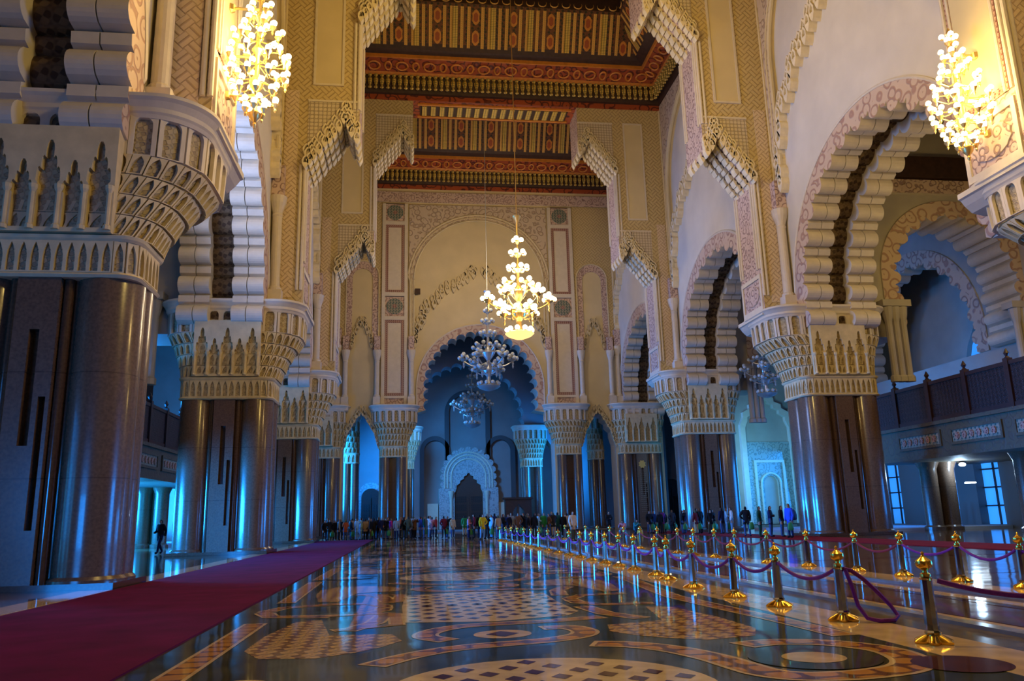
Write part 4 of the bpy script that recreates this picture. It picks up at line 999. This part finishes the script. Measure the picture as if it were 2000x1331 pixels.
def rope(a, c, sag, m, label, grp):
    pts = []
    for i in range(17):
        t = i / 16; x = a[0] + (c[0] - a[0]) * t; y = a[1] + (c[1] - a[1]) * t
        pts.append((x, y, .64 - sag * (1 - (2 * t - 1) ** 2)))
    b = MB(); b.tube(pts, .026, m, 8)
    o = b.build('barrier_rope', smooth=True, label=label, cat='rope', group=grp)
first = True
for ri, (row, rn, z0) in enumerate(((row1, 'row beside the patterned floor', .006), (row2, 'row nearer the right pillars', .006))):
    for i, (x, y) in enumerate(row):
        p = proto if first else copy_tree(proto); first = False
        p.location = (x, y, z0); p.rotation_euler = (0, 0, random.uniform(-.1, .1))
        tag(p, f'steel barrier post with brass top, {NUM[i]} from the near end of the {"left" if ri == 0 else "right"} row', 'barrier post', f'barrier posts in the {rn}')
        if i + 1 < len(row) and not (ri == 0 and i in (0,)):
            nx_, ny_ = row[i + 1]
            a = (x, y + .09); c = (nx_, ny_ - .09)
            m = ropem if (ri == 0 or i < 2) else rope_r
            rope(a, c, .17 if (i % 3) else .2, m, f'{"purple" if m is ropem else "red"} rope hanging between the {NUM[i]} and {NUM[i+1]} posts of the {"left" if ri == 0 else "right"} row', f'ropes of the {rn}')
# the loose rope ending doubled back on the second post, and the one leaving the nearest post out of the picture
b = MB(); b.tube(smooth_path([(0, 0)] * 1 + [(0, 0)], 1) and [(5.60, 9.97, .64), (5.64, 9.93, .45), (5.66, 9.86, .2), (5.72, 9.78, .06), (5.85, 9.72, .03), (6.02, 9.68, .035), (6.10, 9.72, .08), (6.06, 9.8, .2), (5.95, 9.88, .36), (5.82, 9.95, .52), (5.70, 10.0, .62), (5.60, 10.03, .65)], .027, ropem, 8)
b.build('barrier_rope', smooth=True, label='loose purple rope looped down to the floor from the second post', cat='rope')
rope((5.55, 8.06), (7.35, 7.2), .16, ropem, 'purple rope leaving the nearest post towards the right edge of the picture', 'ropes of the row beside the patterned floor')
rope((10.5, 12.9), (10.8, 11.2), .16, ropem, 'purple rope running off past the near end of the far row of posts', 'ropes of the row nearer the right pillars')

# ---------------------------------------------------------------- people
skin = mat('skin', (.32, .17, .11), .6)
CL = {'black': (.006, .006, .008), 'navy': (.008, .012, .05), 'dark grey': (.02, .02, .024), 'red': (.30, .02, .015), 'orange': (.42, .09, .03), 'light blue': (.22, .45, .62), 'blue': (.02, .07, .50), 'beige': (.42, .30, .17), 'magenta': (.42, .02, .20), 'grey': (.22, .24, .24), 'olive': (.06, .055, .025),
      'brown': (.12, .05, .02), 'white': (.55, .55, .55), 'green': (.02, .22, .07), 'dark green': (.008, .05, .03), 'yellow': (.55, .38, .01), 'maroon': (.12, .008, .015), 'pink': (.45, .18, .22), 'tan': (.36, .24, .14), 'teal': (.02, .16, .17), 'purple': (.12, .02, .14), 'cream': (.50, .40, .30), 'jeans': (.03, .07, .17), 'pale jeans': (.12, .26, .38)}
def cmat(n): return mat('cloth_' + n.replace(' ', '_'), CL[n], .85, spec=.2)
def body(pose):
    """one continuous skinned body; returns (body, jacket, trousers, hair, shoes) meshes. pose: dict of joints"""
    V = dict(pelvis=(0, 0, .95), waist=(0, 0, 1.08), chest=(0, -.01, 1.28), neck0=(0, .0, 1.43), neck=(0, -.01, 1.50), head=(0, -.02, 1.59), crown=(0, -.01, 1.68), nose=(0, -.115, 1.585),
             shL=(.17, 0, 1.40), elL=(.23, .02, 1.13), wrL=(.22, -.06, .90), haL=(.22, -.08, .82), shR=(-.17, 0, 1.40), elR=(-.23, .02, 1.13), wrR=(-.22, -.06, .90), haR=(-.22, -.08, .82),
             hiL=(.09, 0, .90), knL=(.10, -.01, .50), anL=(.10, .02, .09), toL=(.11, -.13, .04), hiR=(-.09, 0, .90), knR=(-.10, -.01, .50), anR=(-.10, .02, .09), toR=(-.11, -.13, .04))
    V.update(pose)
    R = dict(pelvis=(.15, .11), waist=(.135, .10), chest=(.17, .12), neck0=(.07, .07), neck=(.055, .055), head=(.078, .092), crown=(.06, .07), nose=(.012, .012), sh=(.07, .07), el=(.045, .045), wr=(.03, .03), ha=(.035, .02), hi=(.095, .10), kn=(.062, .062), an=(.04, .04), to=(.035, .025))
    names = list(V); idx = {k: i for i, k in enumerate(names)}
    E_ = [('pelvis', 'waist'), ('waist', 'chest'), ('chest', 'neck0'), ('neck0', 'neck'), ('neck', 'head'), ('head', 'crown'), ('head', 'nose')]
    for s_ in 'LR': E_ += [('chest', 'sh' + s_), ('sh' + s_, 'el' + s_), ('el' + s_, 'wr' + s_), ('wr' + s_, 'ha' + s_), ('pelvis', 'hi' + s_), ('hi' + s_, 'kn' + s_), ('kn' + s_, 'an' + s_), ('an' + s_, 'to' + s_)]
    me = bpy.data.meshes.new('tmp'); me.from_pydata([V[n_] for n_ in names], [(idx[a], idx[b_]) for a, b_ in E_], [])
    o = bpy.data.objects.new('tmp', me); COL.objects.link(o)
    md = o.modifiers.new('s', 'SKIN'); md.use_smooth_shade = True
    for n_ in names:
        sv = me.skin_vertices[0].data[idx[n_]]; sv.radius = R.get(n_, R.get(n_[:2], (.05, .05))); sv.use_root = n_ == 'pelvis'
    sub = o.modifiers.new('u', 'SUBSURF'); sub.levels = 1; sub.render_levels = 1
    dg = bpy.context.evaluated_depsgraph_get(); ev = o.evaluated_get(dg); bm = bpy.data.meshes.new_from_object(ev)
    bpy.data.objects.remove(o)
    P_ = [Vector(V[n_]) for n_ in names]
    cent = lambda p: names[min(range(len(names)), key=lambda i: (P_[i] - p.center).length / (1 if names[i] not in ('chest', 'pelvis', 'waist') else 1.6))]
    reg = {}
    for p in bm.polygons: reg[p.index] = cent(p)
    headz = Vector(V['head'])
    def sub_mesh(nm, test, infl):
        vs, fs, mp = [], [], {}
        for p in bm.polygons:
            if not test(p, reg[p.index]): continue
            f_ = []
            for v in p.vertices:
                if v not in mp: mp[v] = len(vs); q = bm.vertices[v]; vs.append(tuple(q.co + q.normal * infl))
                f_.append(mp[v])
            fs.append(f_)
        m2 = bpy.data.meshes.new(nm); m2.from_pydata(vs, [], fs); m2.polygons.foreach_set('use_smooth', [True] * len(fs)); m2.materials.append(skin); m2.update(); return m2
    jk = sub_mesh('jacket', lambda p, r: r in ('chest', 'waist', 'neck0', 'pelvis', 'shL', 'shR', 'elL', 'elR', 'wrL', 'wrR') and not (r in ('wrL', 'wrR') and p.center.z < V['wr' + r[2]][2] - .01 and pose is None), .022)
    tr = sub_mesh('trousers', lambda p, r: r in ('pelvis', 'hiL', 'hiR', 'knL', 'knR', 'anL', 'anR') , .014)
    hr = sub_mesh('hair', lambda p, r: (r in ('crown',) or (r in ('head', 'neck') and (p.center - headz).y > .02)), .02)
    sh = sub_mesh('shoes', lambda p, r: r in ('toL', 'toR') or (r in ('anL', 'anR') and p.center.z < .08), .018)
    bm.name = 'person_body'; bm.materials.clear(); bm.materials.append(skin)
    return bm, jk, tr, hr, sh
POSES = {
    'standing': {},
    'arms crossed': dict(elL=(.24, -.05, 1.14), wrL=(.06, -.20, 1.17), haL=(-.03, -.21, 1.19), elR=(-.24, -.05, 1.14), wrR=(-.06, -.22, 1.13), haR=(.03, -.23, 1.15)),
    'raising a camera': dict(elL=(.26, -.12, 1.28), wrL=(.10, -.26, 1.48), haL=(.05, -.28, 1.54), elR=(-.26, -.12, 1.28), wrR=(-.10, -.26, 1.48), haR=(-.05, -.28, 1.54)),
    'walking': dict(knL=(.10, -.16, .54), anL=(.10, -.24, .11), toL=(.11, -.38, .07), knR=(-.10, .05, .50), anR=(-.10, .27, .15), toR=(-.11, .16, .05), elL=(.22, .12, 1.14), wrL=(.20, .10, .92), haL=(.20, .10, .84), elR=(-.22, -.02, 1.14), wrR=(-.16, -.22, 1.05), haR=(-.15, -.28, 1.08)),
    'one hand on the hip': dict(elL=(.33, .06, 1.14), wrL=(.19, -.02, 1.0), haL=(.14, -.04, 1.0), hiR=(-.10, 0, .90), knR=(-.14, -.05, .50), anR=(-.17, .0, .09), toR=(-.20, -.14, .04)),
    'crouching': dict(pelvis=(0, .12, .38), waist=(0, .06, .50), chest=(0, -.03, .70), neck0=(0, -.06, .84), neck=(0, -.08, .90), head=(0, -.12, .98), crown=(0, -.12, 1.07), nose=(0, -.22, .97), shL=(.17, -.05, .81), elL=(.20, -.22, .62), wrL=(.10, -.36, .76), haL=(.05, -.39, .82), shR=(-.17, -.05, .81), elR=(-.20, -.22, .62), wrR=(-.10, -.36, .76), haR=(-.05, -.39, .82),
                      hiL=(.09, .09, .36), knL=(.14, -.26, .44), anL=(.12, .0, .09), toL=(.13, -.14, .04), hiR=(-.09, .09, .36), knR=(-.14, -.26, .42), anR=(-.12, .0, .09), toR=(-.13, -.14, .04)),
}
BOD = {k: body(v) for k, v in POSES.items()}
LAB = {}
PEOPLE = []
def person(x, y, top, pose='standing', legs='black', hair='black', face=None, h=1.0, where='', lab=None):
    rz = face if face is not None else random.choice((0, pi, pi / 2, -pi / 2, pi)) + random.uniform(-.5, .5)
    root = empty('person', (x, y, .006), rz=rz); root.scale = (h, h, h)
    bm, jk, tr, hr, sh = BOD[pose]
    for nm, me, m in (('body', bm, skin), ('jacket', jk, cmat(top)), ('trousers', tr, cmat(legs)), ('hair', hr, cmat(hair)), ('shoes', sh, cmat('black'))):
        o = bpy.data.objects.new(nm, me); COL.objects.link(o); o.parent = root
        o.material_slots[0].link = 'OBJECT'; o.material_slots[0].material = m
    PEOPLE.append((root, top, legs, pose, where, lab)); return root
BAG = None
def bag(x, y, z, r=1.0, lab='', grp='green bags carried by the visitors', colr='green'):
    b = MB(); m = mat('bag_' + colr, CL[colr], .5)
    b.loft([[(.17 * r * a * cos(2 * pi * i / 12), .06 * r * a * sin(2 * pi * i / 12), zz * r) for i in range(12)] for zz, a in ((-.22, .55), (-.18, .95), (0, 1), (.12, .8), (.2, .45))], m)
    b.tube([(-.07 * r, 0, .18 * r), (-.05 * r, 0, .32 * r), (.05 * r, 0, .32 * r), (.07 * r, 0, .18 * r)], .008, m, 5)
    b.build('bag', smooth=True, label=lab, cat='bag', group=grp, loc=(x, y, z))
left = [(-6.6, 66.0, 'black'), (-6.3, 66.4, 'dark grey'), (-5.9, 65.9, 'black'), (-5.5, 65.9, 'grey'), (-5.0, 65.8, 'orange'), (-4.6, 65.7, 'black'), (-4.05, 65.2, 'light blue'), (-3.75, 65.6, 'light blue'), (-3.4, 65.1, 'beige'), (-3.0, 65.6, 'black'), (-2.75, 65.5, 'dark grey'), (-2.4, 65.4, 'black'), (-2.1, 65.6, 'navy'), (-1.8, 65.3, 'black'), (-1.4, 65.0, 'magenta'), (-.95, 65.3, 'grey'), (-.65, 65.6, 'orange'), (-.35, 65.0, 'black'), (0, 65.3, 'olive'), (.5, 65.1, 'brown'), (.95, 64.9, 'blue'), (1.25, 65.2, 'dark green'), (1.6, 64.7, 'white'), (1.9, 65.0, 'pink'), (2.2, 65.3, 'red')]
mid = [(2.75, 63.6, 'maroon'), (3.05, 63.4, 'black'), (3.45, 62.8, 'beige'), (4.85, 70.6, 'green'), (4.45, 59.6, 'pink'), (4.85, 59.2, 'maroon'), (5.15, 56.4, 'yellow'), (5.5, 56.9, 'black'), (5.95, 57.3, 'light blue'), (6.3, 57.0, 'tan'), (6.75, 57.4, 'black'), (7.2, 57.3, 'navy'), (7.8, 57.6, 'brown'), (8.25, 57.4, 'black'), (8.65, 58.2, 'black'), (9.0, 57.7, 'black'), (9.45, 58.2, 'light blue'), (9.9, 58.0, 'green'), (10.25, 58.6, 'brown'), (10.6, 58.3, 'dark grey'), (11.05, 58.6, 'dark green'), (11.4, 59.1, 'black'), (11.75, 58.9, 'tan'), (12.3, 59.2, 'teal')]
right_ = [(18.2, 59.8, 'black'), (18.4, 59.5, 'dark grey'), (18.6, 59.1, 'navy'), (18.7, 58.8, 'black'), (18.9, 58.4, 'purple'), (19.1, 58.1, 'black'), (19.3, 57.7, 'dark grey'), (19.4, 55.3, 'black'), (19.6, 54.9, 'navy'), (19.9, 54.4, 'maroon'), (20.0, 54.1, 'black'), (20.3, 53.7, 'black'), (20.5, 53.2, 'black'), (20.7, 53.0, 'dark grey'), (20.8, 52.7, 'black'), (21.0, 52.4, 'navy'), (21.3, 51.9, 'light blue'), (21.6, 51.3, 'white')]
lg = ['black', 'black', 'jeans', 'dark grey', 'navy', 'jeans', 'olive', 'beige']
pz = ['standing', 'arms crossed', 'standing', 'one hand on the hip', 'raising a camera', 'standing']
USED = set()
def crowd(lst, where, bags, zoff=0):
    for i, (x, y, t) in enumerate(lst):
        legs = 'pale jeans' if t in ('light blue', 'white', 'yellow') else lg[(i * 5 + len(lst)) % len(lg)]
        nbr = [lst[j][2] for j in (i - 1, i + 1) if 0 <= j < len(lst)]
        side = f'between {nbr[0]} and {nbr[1]} neighbours' if len(nbr) == 2 else f'beside one in {nbr[0]} at the {"right" if i else "left"} end'
        lab = f'person in {t} {side}, {where}'
        if lab in USED or len(lab.split()) > 15: lab = f'person in {t}, {NUM[i]} from the left in the {where}'; side = f', {NUM[i]} from the left'
        USED.add(lab)
        yy = y + (0, .5, .95)[i % 3]; h = random.uniform(.94, 1.04) + zoff
        pr_ = person(x, yy, t, pz[(i * 7 + 3) % 6] if bags else 'standing', legs, hair=('black', 'brown', 'black', 'dark grey', 'olive')[i % 5], h=h, where=where, lab=lab)
        if bags and (i * 3 + len(lst)) % 4 < bags:
            a = pr_.rotation_euler[2]; hx, hy = (.24, -.08) if cos(a) > 0 else (-.24, -.08)
            bl = f'green bag of person in {t} {side}, {where}'.replace(' neighbours', '').replace(' ,', ',')
            if len(bl.split()) > 15: bl = f'green bag carried by the {NUM[i]} person from the left in the {where}'
            bag(x + h * (hx * cos(a) - hy * sin(a)), yy + h * (hx * sin(a) + hy * cos(a)), .51 * h, 1, bl, f'green bags in the {where}')
crowd(left, 'left crowd', 1); crowd(mid, 'middle crowd', 1); crowd(right_, 'right crowd', 3)
crowd([(x, 67.1, ('black', 'dark grey', 'navy', 'black', 'olive', 'brown', 'grey')[(i * 3) % 7]) for i, x in enumerate([-6.45, -5.5, -4.6, -3.8, -3.2, -2.5, -1.7, -1.0, -.3, .4, 1.1, 1.8])], 'back rank of left crowd', 0, .03)
crowd([(x, 60.3, ('black', 'dark grey', 'brown', 'navy', 'blue', 'olive', 'grey')[(i * 5) % 7]) for i, x in enumerate([5.3, 5.9, 6.5, 7.1, 7.7, 8.3, 8.9, 9.5, 10.1, 10.7, 11.3, 12.0])], 'back rank of middle crowd', 0, .04)
person(9.3, 45.4, 'cream', 'standing', 'olive', face=.4, lab='person in cream top and olive trousers standing alone among the rope posts')
person(14.2, 56.5, 'black', 'arms crossed', 'dark grey', face=.3, lab='person in black with folded arms standing alone right of the middle crowd')
person(14.0, 52.0, 'pink', 'crouching', 'pale jeans', face=-.6, lab='person in pale top crouching with raised hands on the shiny floor')
person(15.9, 55.6, 'teal', 'crouching', 'navy', face=.5, lab='person in teal crouching just left of the right crowd')
person(19.5, 45.0, 'black', 'one hand on the hip', 'jeans', face=2.8, h=1.02, lab='person in black and jeans standing at the front edge of the red carpet')
bag(19.72, 44.8, .62, 1, 'green bag on the person in jeans at the carpet edge')
for x, y, t, lb in ((19.55, 43.3, 'dark green', 'person in a long dark green coat, leftmost of three before the great right pillar'), (20.05, 43.0, 'navy', 'person in navy in the middle of the group of three before the great right pillar'), (20.5, 42.6, 'black', 'person in black, rightmost of the group of three before the great right pillar')):
    person(x, y, t, 'arms crossed' if t == 'navy' else 'standing', 'dark green' if t == 'dark green' else 'jeans', face=.9, lab=lb)
person(19.9, 40.4, 'blue', 'standing', 'navy', face=-1.2, h=1.05, lab='tall person in a bright blue jacket with dark backpack beside the great right pillar')
bag(20.12, 40.42, 1.2, 1.3, 'dark backpack worn by the tall person in the blue jacket', None, 'navy'); bag(19.75, 40.05, .62, 1, 'green bag held by the tall person in the blue jacket', None)
person(-13.0, 45.0, 'black', 'walking', 'navy', face=-.5, h=1.06, lab='dark figure walking in the blue-lit left aisle between two pillars')
person(36.0, 50.5, 'yellow', 'standing', 'black', face=.2, lab='person in a yellow-green vest standing at the right aisle entrance')
bag(15.9, 54.6, .21, 1.3, 'yellow bag lying on the floor beside the crouching person in teal', None, 'yellow')
for r, t, l, p, wh, lb in PEOPLE: tag(r, lb, 'person', f'people of the {wh}' if wh else None)
